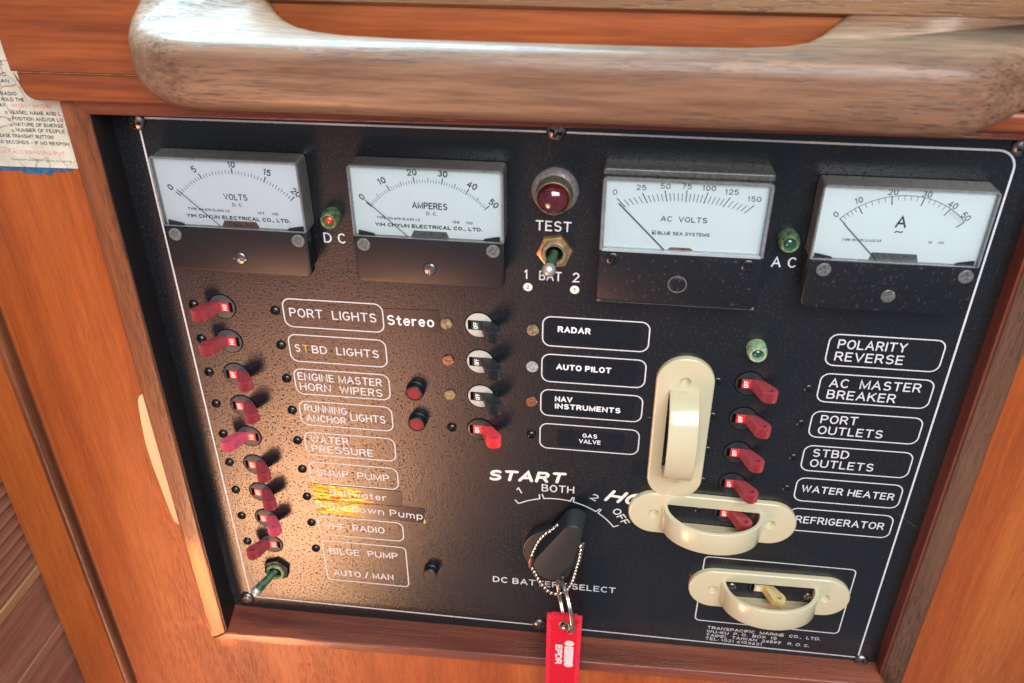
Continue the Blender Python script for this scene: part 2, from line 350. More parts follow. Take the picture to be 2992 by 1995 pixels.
# ------------------------------------------------------------------ ribbons and stroke lettering (engraving)
def ribbon(pts, width, w=0.1, closed=False, ends=True):
    """flat ribbon along a 2-D polyline, mitred, with rounded ends"""
    n = len(pts); P = [Vector(p) for p in pts]; L = []; Rr = []; h = width/2
    for i in range(n):
        if closed: a = P[i]-P[i-1]; b = P[(i+1) % n]-P[i]
        else: a = P[i]-P[i-1] if i else P[1]-P[0]; b = P[i+1]-P[i] if i < n-1 else P[i]-P[i-1]
        a.normalize(); b.normalize(); na = Vector((-a.y, a.x)); nb = Vector((-b.y, b.x)); m = na+nb
        m = m.normalized() if m.length > 1e-6 else na
        k = h/max(0.5, m.dot(na)); L.append(P[i]+m*k); Rr.append(P[i]-m*k)
    if closed:
        v = [(p.x, p.y, w) for p in L]+[(p.x, p.y, w) for p in Rr]; f = [(i, i+n, (i+1) % n+n, (i+1) % n) for i in range(n)]
        return v, f
    out = list(L); hs = [0.022*i/max(1, n-1) for i in range(n)]; Wz = list(hs)
    if ends: Wz += [hs[-1]]*3
    Wz += list(reversed(hs))
    if ends: Wz += [0.0]*3
    if ends:
        d = (P[-1]-P[-2]).normalized(); nn = Vector((-d.y, d.x))
        for k in range(1, 4): a = pi*k/4; out.append(P[-1]+nn*h*cos(a)+d*h*sin(a))
    out += list(reversed(Rr))
    if ends:
        d = (P[0]-P[1]).normalized(); nn = Vector((-d.y, d.x))
        for k in range(1, 4): a = pi*k/4; out.append(P[0]+nn*h*cos(a)+d*h*sin(a))
    # quads along the strip, fans at the ends
    v = [(p.x, p.y, w+z_) for p, z_ in zip(out, Wz)]; N = len(v); f = []
    e = 3 if ends else 0
    for i in range(n-1):
        f.append((i+1, i, (2*n+e-1-i), (2*n+e-2-i)))
    if ends: f.append(tuple([n-1+k for k in range(0, 5)][::-1])); f.append(tuple([2*n+e-1+k for k in range(0, 4)]+[0])[::-1])
    return v, f
def arc(cx, cy, rx, ry, a0, a1, n=8): return [(cx+rx*cos(radians(a0+(a1-a0)*k/n)), cy+ry*sin(radians(a0+(a1-a0)*k/n))) for k in range(n+1)]
G = {}
def g(ch, w, *st): G[ch] = (w, st)
g('A', .78, [(0, 0), (.39, 1), (.78, 0)], [(.14, .34), (.64, .34)])
g('B', .66, [(0, 0), (0, 1), (.36, 1)]+arc(.36, .76, .24, .24, 90, -90, 6)+[(0, .52)], [(.36, .52)]+arc(.38, .26, .27, .26, 90, -90, 6)+[(0, 0)])
g('C', .68, arc(.38, .5, .37, .5, 48, 312, 14))
g('D', .72, [(0, 0), (0, 1), (.28, 1)]+arc(.28, .5, .42, .5, 80, -80, 10)+[(.28, 0), (0, 0)])
g('E', .58, [(.58, 0), (0, 0), (0, 1), (.56, 1)], [(0, .52), (.5, .52)])
g('F', .56, [(0, 0), (0, 1), (.56, 1)], [(0, .52), (.48, .52)])
g('G', .72, arc(.38, .5, .37, .5, 50, 330, 14)+[(.72, .46), (.44, .46)])
g('H', .70, [(0, 0), (0, 1)], [(.70, 0), (.70, 1)], [(0, .52), (.70, .52)])
g('I', .02, [(.01, 0), (.01, 1)])
g('J', .5, [(.48, 1), (.48, .25)]+arc(.25, .24, .23, .24, 0, -180, 8))
g('K', .68, [(0, 0), (0, 1)], [(.64, 1), (.03, .40)], [(.24, .6), (.68, 0)])
g('L', .54, [(0, 1), (0, 0), (.54, 0)])
g('M', .84, [(0, 0), (0, 1), (.42, .08), (.84, 1), (.84, 0)])
g('N', .70, [(0, 0), (0, 1), (.70, 0), (.70, 1)])
g('O', .76, arc(.38, .5, .38, .5, 90, 450, 20))
g('P', .64, [(0, 0), (0, 1), (.36, 1)]+arc(.36, .73, .27, .27, 90, -90, 7)+[(0, .46)])
g('Q', .86, arc(.43, .5, .42, .5, 90, 450, 20), [(.5, .28), (.86, -.04)])
g('R', .66, [(0, 0), (0, 1), (.36, 1)]+arc(.36, .74, .26, .26, 90, -90, 7)+[(0, .48)], [(.36, .48), (.66, 0)])
g('S', .66, arc(.34, .75, .29, .25, 35, 230, 9)+[(.42, .50)]+arc(.34, .26, .31, .26, 60, -145, 9))
g('T', .70, [(0, 1), (.70, 1)], [(.35, 1), (.35, 0)])
g('U', .70, [(0, 1), (0, .34)]+arc(.35, .34, .35, .34, 180, 360, 10)+[(.70, 1)])
g('V', .74, [(0, 1), (.37, 0), (.74, 1)])
g('W', 1.04, [(0, 1), (.26, 0), (.52, .95), (.78, 0), (1.04, 1)])
g('X', .68, [(0, 0), (.68, 1)], [(0, 1), (.68, 0)])
g('Y', .70, [(0, 1), (.35, .48), (.70, 1)], [(.35, .48), (.35, 0)])
g('Z', .64, [(0, 1), (.64, 1), (0, 0), (.64, 0)])
g('0', .60, arc(.30, .5, .30, .5, 90, 450, 18)); g('1', .26, [(.0, .78), (.18, 1), (.18, 0)])
g('2', .60, arc(.30, .72, .28, .28, 160, -35, 9)+[(0, 0), (.60, 0)]); g('3', .58, arc(.28, .75, .25, .25, 140, -90, 8), [(.28, .5)]+arc(.28, .26, .29, .26, 85, -145, 9))
g('4', .62, [(.46, 0), (.46, 1), (0, .28), (.62, .28)]); g('5', .60, [(.54, 1), (.08, 1), (.04, .56)]+arc(.29, .32, .30, .32, 125, -145, 10))
g('6', .60, [(.48, 1), (.10, .50)]+arc(.30, .30, .28, .30, 150, 510, 16)); g('7', .58, [(0, 1), (.58, 1), (.2, 0)])
g('8', .58, arc(.29, .75, .24, .25, -90, 270, 14), arc(.29, .25, .28, .25, 90, 450, 14)); g('9', .60, arc(.30, .70, .28, .30, -30, 330, 16), [(.55, .58), (.16, 0)])
g('.', .05, [(.0, 0), (.05, 0.03)]); g(',', .08, [(.06, .06), (0, -.16)]); g('-', .34, [(0, .48), (.34, .48)]); g('/', .40, [(0, -.08), (.40, 1.08)])
g('(', .2, arc(.3, .5, .28, .62, 120, 240, 6)); g(')', .2, arc(-.1, .5, .28, .62, 60, -60, 6)); g(':', .05, [(0, .12), (.05, .15)], [(0, .62), (.05, .65)])
g('~', .6, [(0, .4), (.15, .58), (.3, .5), (.45, .42), (.6, .6)]); g('#', .6, [(0, 0), (.6, 0), (.6, .7), (0, .7), (0, 0)])
for _c, _w, *_st in [('t', .40, [(.19, .95), (.19, .14), (.28, .02), (.40, .03)], [(0, .70), (.39, .70)]), ('e', .60, [(.05, .37), (.57, .37)]+arc(.31, .36, .28, .36, 10, 318, 14)),
        ('r', .36, [(0, 0), (0, .72)], [(0, .42)]+arc(.30, .40, .28, .30, 165, 75, 5)), ('o', .62, arc(.31, .36, .30, .36, 90, 450, 16)), ('a', .58, arc(.29, .36, .28, .36, 45, 405, 16), [(.57, .72), (.57, 0)]),
        ('l', .02, [(.01, 0), (.01, 1)]), ('w', .86, [(0, .72), (.22, 0), (.43, .70), (.64, 0), (.86, .72)]), ('h', .54, [(0, 0), (0, 1)], arc(.27, .42, .27, .29, 170, 0, 8)+[(.54, 0)]), ('s', .50, arc(.26, .54, .22, .18, 40, 235, 8)+arc(.25, .18, .24, .19, 60, -150, 8)),
        ('d', .58, arc(.29, .36, .28, .36, 45, 405, 16), [(.57, 1), (.57, 0)]), ('n', .54, [(0, 0), (0, .72)], arc(.27, .42, .27, .29, 170, 0, 8)+[(.54, 0)]), ('u', .54, [(0, .72), (0, .28)]+arc(.27, .28, .27, .28, 180, 340, 8), [(.54, .72), (.54, 0)]),
        ('m', .86, [(0, 0), (0, .72)], arc(.215, .46, .215, .25, 170, 0, 7)+[(.43, 0)], arc(.645, .46, .215, .25, 170, 0, 7)+[(.86, 0)]), ('p', .58, [(0, .72), (0, -.28)], arc(.29, .36, .28, .36, 135, -225, 16))]: G[_c] = (_w, _st)
def stroke_text(text, p0, p1, h, sw, w=0.1, slant=0.0, gap=0.32, rot=None):
    """text on a baseline p0 -> p1 (fitted), cap height h, stroke width sw, all mm"""
    space = .46; x = 0; items = []
    for ch in text:
        if ch == ' ': x += space; continue
        wd_, st = G[ch]; items.append((x, st)); x += wd_+gap
    tot = x-gap; p0 = Vector(p0); p1 = Vector(p1); d = p1-p0; sx = (d.length-sw)/tot/h if tot else 1; ex = d.normalized(); ey = Vector((-ex.y, ex.x))
    v = []; f = []; k = 0
    for x0, st in items:
        for s in st:
            pts = []
            for a, b in s:
                X = (x0+a)*h*sx+sw/2+slant*b*h; Y = b*(h-sw)+sw/2; q = p0+ex*X+ey*Y
                if not pts or (Vector(pts[-1])-q).length > 1e-4: pts.append((q.x, q.y))
            if len(pts) < 2: continue
            vv, ff = ribbon(pts, sw, w+0.035*(k % 3)); n0 = len(v); v += vv; f += [tuple(i+n0 for i in q) for q in ff]; k += 1
    return mesh_from('lettering', v, f)
def closed_ribbon(pts, width, w): v, f = ribbon(pts, width, w, True); return mesh_from('outline', v, f)

# ------------------------------------------------------------------ the bulkhead and woodwork (setting)
def quadprism(front, back):
    return smooth_by_angle(mesh_from('prism', front+back, [(0, 1, 2, 3), (7, 6, 5, 4), (0, 4, 5, 1), (1, 5, 6, 2), (2, 6, 7, 3), (3, 7, 4, 0)]))
def bevel(o, width=0.6, seg=3):
    md = o.modifiers.new('round', 'BEVEL'); md.width = width/1000; md.segments = seg; md.limit_method = 'ANGLE'; md.angle_limit = radians(30)
    for p in o.data.polygons: p.use_smooth = True
    wn = o.modifiers.new('wn', 'WEIGHTED_NORMAL'); return o
def slab_uv(pts, w0, w1): return slab(pts, w0, w1, 0)

bulk = thing('bulkhead', 'varnished orange wooden bulkhead around the panel frame', 'bulkhead'); del bulk['label'], bulk['category']; tag(bulk, kind='structure')
bevel(obj('left_veneer', slab([(-89.5, -460), (374, -460), (374, -306), (-14, -318), (-14, 60), (-89.5, 60)], -6, 8), 'wood_veneer', bulk), 1.2)
bevel(obj('right_veneer', slab([(380.6, -460), (470, -460), (470, 60), (380.6, 60)], -6, 13), 'wood_veneer', bulk), 0.8)
obj('joint_shadow_gap', box(-95, -89.6, -460, 60, -6, -3), 'wood_dark_z', bulk)

door = thing('cupboard_door_post', 'orange wooden door post with rounded bead left of the dark gap', 'door post')
bevel(obj('post', box(-134, -103, -460, 40, -8, 5), 'wood_veneer', door), 1.5)
bd = obj('bead', tube([(-101.5, -460, 2.5), (-101.5, 40, 2.5)], 3.6, 14), 'wood_frame_z', door)
bevel(obj('rebate', box(-98, -94.5, -460, 40, -8, 1), 'wood_veneer', door), 1)

lou = thing('louvred_door', 'brown louvred door side at the lower left corner beside the door post', 'louvred door')
sl = None
for k in range(17):
    vv = -287+8.2*(k+1)
    if sl is None:
        q = [(-133.8, -3.2), (-136.6, 2.6), (-137.9, 2.1), (-135.2, -3.7)]
        sl = mesh_from('slat', [(x, y, -30) for x, y in q]+[(x, y, 190) for x, y in q], [(0, 1, 2, 3), (7, 6, 5, 4), (0, 4, 5, 1), (1, 5, 6, 2), (2, 6, 7, 3), (3, 7, 4, 0)])
        smooth_by_angle(sl)
    obj('slat', sl, 'wood_dim', lou, (0, vv, 0))
bevel(obj('bottom_rail', box(-150, -133.2, -292, -284.5, -30, 190), 'wood_pale_y', lou), 1)
obj('door_panel', box(-150, -136, -460, -292.2, -30, 190), 'wood_dim', lou)
bevel(obj('panel_moulding', box(-136, -134, -346, -338, -30, 190), 'wood_dim', lou), 1.5)
obj('backing', box(-152, -144, -285, -120, -30, 190), 'wood_dark_z', lou)

fr = thing('teak_surround', 'reddish teak surround boxing in the recessed black panel', 'frame')
F_ = 16.5
bevel(obj('left_member', quadprism([(-22.6, -320.5, F_), (-11.9, -313.8, F_), (-11.2, 11.5, F_), (-23.2, 11.5, F_)], [(-22.4, -320.5, 3), (-12.5, -307.5, -3), (-12.5, 13, -3), (-22.9, 13, 3)]), 'wood_frame_z', fr), 1.2)
bevel(obj('sill', quadprism([(-22.2, -320.8, F_), (376, -308.5, 16), (371, -300.2, 16), (-11.8, -314.2, F_)], [(-22.2, -320.8, 3), (380, -310, 3), (371, -301.0, -3), (-12.4, -307.9, -3)]), 'wood_lining_x', fr), 1.0)
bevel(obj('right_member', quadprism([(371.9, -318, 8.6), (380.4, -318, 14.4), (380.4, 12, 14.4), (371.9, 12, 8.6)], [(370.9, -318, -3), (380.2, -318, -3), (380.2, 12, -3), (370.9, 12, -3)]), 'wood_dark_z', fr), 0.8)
bevel(obj('right_lining', box(370.3, 371.8, -300.0, 12, -3, 9.2), 'wood_lining', fr), 0.5)
bevel(obj('top_member', quadprism([(-11.6, 5.8, F_+.3), (371.5, 9.6, F_+.3), (371.5, 16, F_+.3), (-22, 16, F_+.3)], [(-11.6, 5.8, -3), (371.5, 9.6, -3), (371.5, 16, -3), (-22, 16, -3)]), 'wood_frame_x', fr), 0.8)
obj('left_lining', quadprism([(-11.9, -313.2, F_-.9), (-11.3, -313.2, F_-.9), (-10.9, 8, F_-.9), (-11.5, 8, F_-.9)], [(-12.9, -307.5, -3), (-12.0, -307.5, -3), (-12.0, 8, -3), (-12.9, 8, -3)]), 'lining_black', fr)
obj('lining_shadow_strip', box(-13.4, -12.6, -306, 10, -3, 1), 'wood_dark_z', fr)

bo = thing('upper_board', 'wide varnished board with an open joint above the panel frame', 'board')
lowp = [(-35.2, 23.6), (-35.2, 17.5)]+arc(-29.2, 17.9, 6, 6, 180, 270, 6)+[(425, 13.4), (425, 20.6), (15, 23.7)]
bevel(obj('plank', slab(lowp, 2, 21.4, 2.6, 5), 'wood_board', bo), 0.1)
bevel(obj('plank', slab([(-36.4, 24.1), (15, 24.3), (425, 21.2), (425, 70), (-38.5, 70)], 2, 21.8, 0.5, 3), 'wood_board', bo), 0.1)
obj('split_splinter', slab([(-34, 23.5), (15, 23.7), (60, 23.3), (60, 23.6), (15, 23.95), (-34, 23.85)], 2, 20.9, 0), 'splinter', bo)
led = obj('ledge', smooth_by_angle(mesh_from('ledge', [(70, 52.2, 21.9), (425, 51.2, 21.9), (425, 53.0, 24.5), (70, 54.0, 24.5), (70, 75, 24.5), (425, 75, 24.5), (70, 75, 10), (425, 75, 10), (70, 52.2, 10), (425, 51.2, 10)],
      [(0, 1, 2, 3), (3, 2, 5, 4), (4, 5, 7, 6), (0, 8, 9, 1), (0, 3, 4, 6, 8), (1, 9, 7, 5, 2)])), 'wood_ledge', None)
tag(led, 'pale brown wooden ledge along the top edge above the board', 'ledge')

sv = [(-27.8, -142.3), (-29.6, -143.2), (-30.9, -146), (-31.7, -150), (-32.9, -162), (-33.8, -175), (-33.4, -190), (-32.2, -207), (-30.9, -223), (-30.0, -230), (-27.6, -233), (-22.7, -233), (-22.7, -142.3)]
tag(obj('pale_sliver', slab(sv, 8.05, 9.6, 0.5, 3), 'strip'), 'thin pale cream sliver against the left side of the teak surround', 'plastic strip')  # low raised cream sliver, bowed on its left side

# handrail: plan outline (u, w), thickness along v, top sweeping up towards the board
WO = 60.0
out = [(346, 6), (346, 26)]+arc(308, 26, 38, WO-26, 0, 90, 16)+arc(62, 28, 37, WO-28, 90, 180, 12)+[(24.5, 6)]
scal = [(74, 6), (76, 15), (78.5, 22), (82, 26.5), (87, 31.5), (93, 36), (101, 40), (112, 43), (130, 45), (160, 45.8), (195, 46), (225, 46), (245, 45), (257, 42.5), (264, 38.5), (269, 33), (273, 27.5), (277, 22.5), (281, 15), (284, 6)]
outl = out+scal
def refine(p, step=4.0):
    r = []
    for i in range(len(p)):
        a = Vector(p[i]); b = Vector(p[(i+1) % len(p)]); n = max(1, int((b-a).length/step)); r += [tuple(a.lerp(b, k/n)) for k in range(n)]
    return r
outl = refine(outl); 
area = sum(outl[i][0]*outl[(i+1) % len(outl)][1]-outl[(i+1) % len(outl)][0]*outl[i][1] for i in range(len(outl)))
if area < 0: outl.reverse()
def topfn(u, v, w):
    f_ = max(0, min(1, (v-23)/25.0)); t_ = min(1.25, max(0.0, (WO-w)/40.0)); lf = max(0, min(1, (110-u)/60.0)); lo = max(0, (36-v)/14.5)**2; e1_ = min(1, max(0, (u-300)/46)); e0_ = min(1, max(0, (66-u)/42)); return (u-11*lo*e1_*e1_+4*lo*e0_*e0_, v+f_*(0.6*t_+(7.2+4.5*lf)*t_*t_*t_)+3.0*e1_*e1_*lo, w)
def rail_rings():
    rings = []; R1, R2 = 9.5, 8.0; z0, z1 = 21.6, 47.0
    for k in range(6): a = pi/2*k/6; rings.append((R1*(1-sin(a)), z0+R1*(1-cos(a))))
    rings.append((0, z0+R1)); rings.append((0, (z0+R1+z1-R2)/2))
    for k in range(7): a = pi/2*k/6; rings.append((R2*(1-cos(a)), z1-R2+R2*sin(a)))
    return rings
RR = []
for d, z in rail_rings():
    q = offset(outl, d*0.75); RR.append([topfn(x, z, y if y > 6.5 else 6.0) for x, y in q])
v_, f_ = loft(RR); rail_me = mesh_from('handrail', v_, f_)
bm = bmesh.new(); bm.from_mesh(rail_me); bmesh.ops.triangulate(bm, faces=[f for f in bm.faces if len(f.verts) > 4]); bmesh.ops.recalc_face_normals(bm, faces=bm.faces)
for f in bm.faces: f.smooth = True
bm.to_mesh(rail_me); bm.free()
tag(obj('handrail', rail_me, 'wood_rail'), 'thick worn teak handrail with scalloped grip fixed to the board', 'handrail')

# ------------------------------------------------------------------ placard on the left
pc = thing('instruction_placard', 'cracked yellowed radio distress instruction placard with blue lower border', 'placard')
obj('sheet', slab([(-100, -22.0), (-27.6, -21.2), (-27.6, 38), (-100, 38)], 8.05, 8.5, 0), 'paper', pc)
bl = [(-100, -23.6), (-66, -23.7), (-56, -23.4), (-54.2, -24.8), (-51, -24.4), (-47.5, -25.2), (-46.5, -23.6), (-44.5, -24.6), (-42.6, -25.4), (-41, -23.5), (-33.4, -22.9), (-31.0, -22.2), (-31.2, -21.6), (-100, -22.2)]
obj('blue_border', slab(bl, 8.05, 8.35, 0), 'blue_ink', pc)
for txt, u0, u1, vb, h, mt in (('RGE', -56, -48.6, 22.9, 1.6, 'print_black'), ('SEC', -56, -48.6, 18.4, 1.6, 'print_black'), ('CHAN', -56, -48.4, 15.6, 1.6, 'print_black'), ('RADIO', -54, -46.8, 10.3, 1.6, 'print_black'),
        ('HOLD THE', -54.6, -44, 7.8, 1.6, 'print_black'), ('SAY', -57.6, -53.4, 5.3, 1.6, 'print_black'), ('MAYDAY MAYDAY', -50.7, -32.4, 5.4, 1.6, 'red_ink'), ('#', -54.8, -53.6, 2.4, 1.3, 'print_black'), ('VESSEL NAME AND L', -52.8, -29.2, 2.3, 1.6, 'print_black'),
        ('#', -54.4, -53.2, -0.5, 1.3, 'print_black'), ('POSITION AND/OR LO', -52.4, -29.0, -0.4, 1.6, 'print_black'), ('#', -54.3, -53.1, -3.0, 1.3, 'print_black'), ('NATURE OF EMERGE', -52.2, -29.5, -2.9, 1.6, 'print_black'),
        ('#', -54.3, -53.1, -5.6, 1.3, 'print_black'), ('NUMBER OF PEOPLE', -52.2, -29.6, -5.4, 1.6, 'print_black'), ('RELEASE TRANSMIT BUTTON', -64.5, -35.7, -8.1, 1.6, 'print_black'), ('20 SECONDS - IF NO RESPON', -62.5, -29.2, -10.9, 1.5, 'print_black'),
        ('SAY ALL PERSONS PUT', -63.4, -32.5, -15.4, 1.7, 'red_ink'), ('TRANSMIT DISTRESS CALLS AS ABOVE', -59, -30.3, -18.5, 0.8, 'print_grey')):
    obj('printing', stroke_text(txt, (u0, vb), (u1, vb), h, h*0.17, 8.56), mt, pc)

# ------------------------------------------------------------------ the panel plate with its engraving
pn = thing('control_panel', 'black electrical distribution panel plate with white engraved lettering and frames', 'control panel')
obj('plate', box(-12.4, 370.2, -307.4, 14, -2, 0), 'panel', pn)
bp = [(0, 0)] + [(0, -297.9), (360, -297.9)] + arc(352.5, -7.5, 7.5, 7.5, 0, 90, 6) + [(180, 0.6)]
obj('border_line', closed_ribbon(bp, 0.85, 0.08), 'engrave', pn)
FR = {'port_lights': (51.7, 100.8, -101.0, -85.5), 'stbd_lights': (51.7, 100.7, -121.1, -105.5), 'engine': (51.7, 100.7, -141.0, -125.7), 'running': (51.7, 100.6, -160.8, -145.5),
      'water': (51.8, 100.5, -180.9, -165.8), 'sump': (51.7, 100.5, -200.7, -185.9), 'vhf': (51.7, 100.6, -239.3, -225.2), 'bilge': (51.9, 101.0, -276.0, -244.2),
      'radar': (177.0, 226.2, -102.4, -86.5), 'auto': (176.9, 226.1, -122.8, -107.1), 'nav': (176.7, 226.1, -143.2, -127.6), 'gas': (176.6, 226.0, -163.8, -148.3),
      'polarity': (305.8, 355.3, -103.0, -86.5), 'acmaster': (305.8, 355.6, -123.4, -107.6), 'portout': (305.7, 355.8, -144.3, -129.0), 'stbdout': (305.6, 356.2, -165.2, -149.6),
      'heater': (305.6, 356.2, -185.0, -170.0), 'fridge': (305.4, 356.2, -205.3, -190.2), 'lower': (266.9, 345.7, -280.0, -229.7)}
for k, (a, b, c, d) in FR.items():
    r = 2.6 if k in ('bilge', 'lower') else 4.0
    obj('label_outline', closed_ribbon([(x+(a+b)/2, y+(c+d)/2) for x, y in rrect(b-a, d-c, r, 6)], 0.62, 0.08), 'engrave', pn)
TX = [('PORT  LIGHTS', 54.5, -95.4, 97.5, -95.7, 5.0), ('S', 54.4, -115.5, 57.2, -115.5, 4.6), ('BD  LIGHTS', 63.0, -115.7, 97.0, -116.0, 4.6),
      ('ENGINE MASTER', 53.5, -132.4, 97.0, -132.9, 4.7), ('HORN  WIPERS', 53.7, -138.6, 96.7, -139.4, 4.7), ('RUNNING', 54.2, -152.0, 76.9, -152.5, 4.6), ('ANCHOR', 54.4, -158.3, 75.8, -158.7, 4.6), ('LIGHTS', 78.4, -156.0, 96.9, -156.2, 4.9),
      ('WATER', 54.9, -172.4, 75.6, -172.4, 4.8), ('PRESSURE', 54.7, -178.7, 88.5, -179.0, 4.8), ('SUMP  PUMP', 55.3, -195.2, 95.8, -195.5, 4.8), ('VHF  RADIO', 55.2, -234.5, 89.9, -234.5, 4.8), ('BILGE  PUMP', 55.6, -254.4, 96.1, -253.8, 4.9), ('AUTO / MAN', 56.1, -272.2, 92.2, -271.6, 4.8),
      ('POLARITY', 309.8, -93.9, 339.5, -93.8, 4.9), ('REVERSE', 309.6, -100.4, 339.5, -100.4, 4.9), ('AC  MASTER', 310.0, -115.0, 350.5, -114.7, 5.0), ('BREAKER', 310.0, -121.4, 340.8, -121.5, 5.0), ('PORT', 309.9, -135.9, 326.9, -135.6, 4.9), ('OUTLETS', 309.7, -142.3, 339.6, -142.4, 4.9),
      ('STBD', 309.8, -156.3, 327.0, -156.1, 4.9), ('OUTLETS', 309.6, -162.7, 339.7, -162.8, 4.9), ('WATER HEATER', 308.4, -179.0, 353.2, -180.0, 4.5), ('REFRIGERATOR', 309.0, -199.9, 352.7, -200.0, 4.8),
      ('TEST', 173.0, -43.5, 188.7, -43.6, 4.9), ('1', 168.2, -67.7, 170.0, -67.7, 4.9), ('BAT', 174.9, -67.8, 185.1, -67.9, 4.8), ('2', 190.0, -68.0, 193.2, -67.9, 4.9), ('D C', 76.6, -54.8, 86.9, -54.8, 5.0), ('A C', 274.8, -55.1, 285.2, -54.9, 5.0),
      ('BOTH', 178.0, -193.1, 195.1, -193.0, 4.9), ('DC BATTERY SELECT', 151.0, -264.8, 221.0, -264.8, 4.6),
      ('1', 166.0, -196.6, 168.4, -195.4, 4.4), ('2', 203.2, -195.4, 206.6, -197.2, 4.4), ('OFF', 215.2, -202.6, 221.8, -212.6, 4.6)]
for t_, a, b, c, d, h in TX:
    obj('lettering', stroke_text(t_, (a, b), (c, d), h, 0.70, 0.08), 'engrave', pn)
o = obj('lettering', stroke_text('T', (58.4, -115.6), (61.5, -115.6), 4.6, 0.66, 0.08), 'engrave_stained', pn); o['label'] = 'yellowed letter T'
for t_, a, b, c, d, h in [('TRANSPACIFIC  MARINE  CO.,  LTD.', 274.5, -286.3, 337.4, -287.0, 2.3), ('WU-KU  P. O.  BOX  15', 274.5, -289.6, 313.7, -290.0, 2.3), ('TAIPEI,  TAIWAN  24899   R. O. C.', 274.4, -292.8, 332.4, -293.5, 2.3), ('TEL: (02) 6103621', 274.4, -295.7, 306.4, -296.2, 2.2)]:
    obj('lettering', stroke_text(t_, (a, b), (c, d), h, 0.36, 0.08), 'engrave', pn)
# battery selector scale: four arcs with turned-out ends
cx, cy, ra = 185.6, -235.5, 37.9
def pol(a, r): return (cx+r*cos(radians(a)), cy+r*sin(radians(a)))
for a0, a1 in ((121.5, 103.0), (99.6, 78.2), (75.8, 55.6), (53.2, 34.5)):
    pts = [pol(a0+.6, ra+2.9)]+[pol(a0+(a1-a0)*k/10, ra) for k in range(11)]+[pol(a1-.6, ra+2.9)]
    v, f = ribbon(pts, 0.66, 0.08); obj('scale_arc', mesh_from('scale_arc', v, f), 'engrave', pn)
obj('marker_lettering', stroke_text('START', (149.4, -188.6), (189.6, -186.6), 7.4, 1.7, 0.14, slant=0.22), 'paint_pen', pn)
obj('marker_lettering', stroke_text('HOU', (210.8, -196.2), (238.5, -198.6), 8.4, 1.7, 0.14, slant=0.42), 'paint_pen', pn)
for a, b in (((357.2, -188.0), (361.5, -191.5)), ((362.5, -192.5), (368.0, -196.2))):
    v, f = ribbon([a, b], 0.12, 0.05, ends=False); obj('scratch', mesh_from('scratch', v, f), 'print_grey', pn)
v, f = ribbon([(229.2, -139.8), (232.0, -139.9)], 0.25, 0.05); obj('scratch', mesh_from('scratch', v, f), 'print_grey', pn)

# screws ---------------------------------------------------------------
def screw_mesh(r, hgt, kind='cross', ang=0.0, n=36, rings=9, flat=False):
    R = []
    prof = [(r, 0), (r, 0.15*hgt)] + [(r*cos(a)*0.999, hgt*(0.15+0.85*sin(a))) for a in [radians(90*k/rings) for k in range(1, rings)]] + [(0.02*r, hgt)]
    if flat: prof = [(r, 0), (r, 0.7*hgt), (r*.93, .95*hgt), (r*.8, hgt), (r*.66, hgt), (r*.52, hgt), (r*.4, hgt), (r*.3, hgt), (r*.2, hgt), (r*.1, hgt), (0.02*r, hgt)]
    R = [[(q*cos(2*pi*k/n), q*sin(2*pi*k/n), z) for k in range(n)] for q, z in prof]
    ca, sa = cos(ang), sin(ang); out = []
    for ring in R:
        nr = []
        for x, y, z in ring:
            X, Y = x*ca+y*sa, -x*sa+y*ca
            hit = (abs(Y) < .13*r and abs(X) < .62*r) or (abs(X) < .13*r and abs(Y) < .62*r) or (abs(X) < .24*r and abs(Y) < .24*r) if kind == 'cross' else abs(Y) < .15*r
            if hit and z > 0.3*hgt: z -= min(z, (0.9 if kind == 'cross' else .6)*hgt*.75)
            nr.append((x, y, z))
        out.append(nr)
    v, f = loft(out); return smooth_by_angle(mesh_from('screw', v, f), 32)
SCR = {}
def screw(parent, p, r, hgt, mat, kind='cross', ang=0.0, flat=False, name='screw'):
    key = (r, hgt, mat, kind, round(ang, 1), flat)
    if key not in SCR: SCR[key] = screw_mesh(r, hgt, kind, ang, flat=flat)
    return obj(name, SCR[key], mat, parent, p)
for (x, y), mt in zip([(-0.6, -1.4), (181.1, 1.4), (360.6, 1.9), (-2.0, -299.2), (178.2, -296.2), (362.2, -299.6)], ['steel', 'steel', 'steel', 'steel', 'steel', 'steel']):
    screw(pn, (x, y, 0), 4.2, 2.6, mt, 'cross', random.uniform(-.5, .5), name='panel_screw')

# circuit breakers -----------------------------------------------------
def lever_outline(teeth=True):
    # in the plane (u, w), for a handle thrown to the right; the flag with OFF/ON lies on the other side of the drum
    tip = []
    tx, tw, tr = 8.1, 8.3, 3.65
    a0, a1, N = -30, 158, 34
    for k in range(N+1):
        a = radians(a0+(a1-a0)*k/N); r = tr-(0.55 if k % 2 and 0 < k < N else 0)
        tip.append((tx+r*cos(a), tw+r*sin(a)))
    return [(5.4, -0.6)] + tip + [(1.3, 1.2), (0.9, 0.5), (-3.6, 0.5), (-3.6, -0.6)]
def lever_mesh(sign=1):
    body = slab(lever_outline(), -2.6, 2.6, 0.25, 2, 'uw', angle=30)
    hole = slab(circle(1.35, 16, 8.2, 8.2), -4, 4, 0, axes='uw')
    me = cut(body, [hole])
    if sign < 0:
        me.transform(Matrix.Scale(-1, 4, Vector((1, 0, 0)))); me.flip_normals()
    return me
LEV = {1: lever_mesh(1), -1: lever_mesh(-1)}
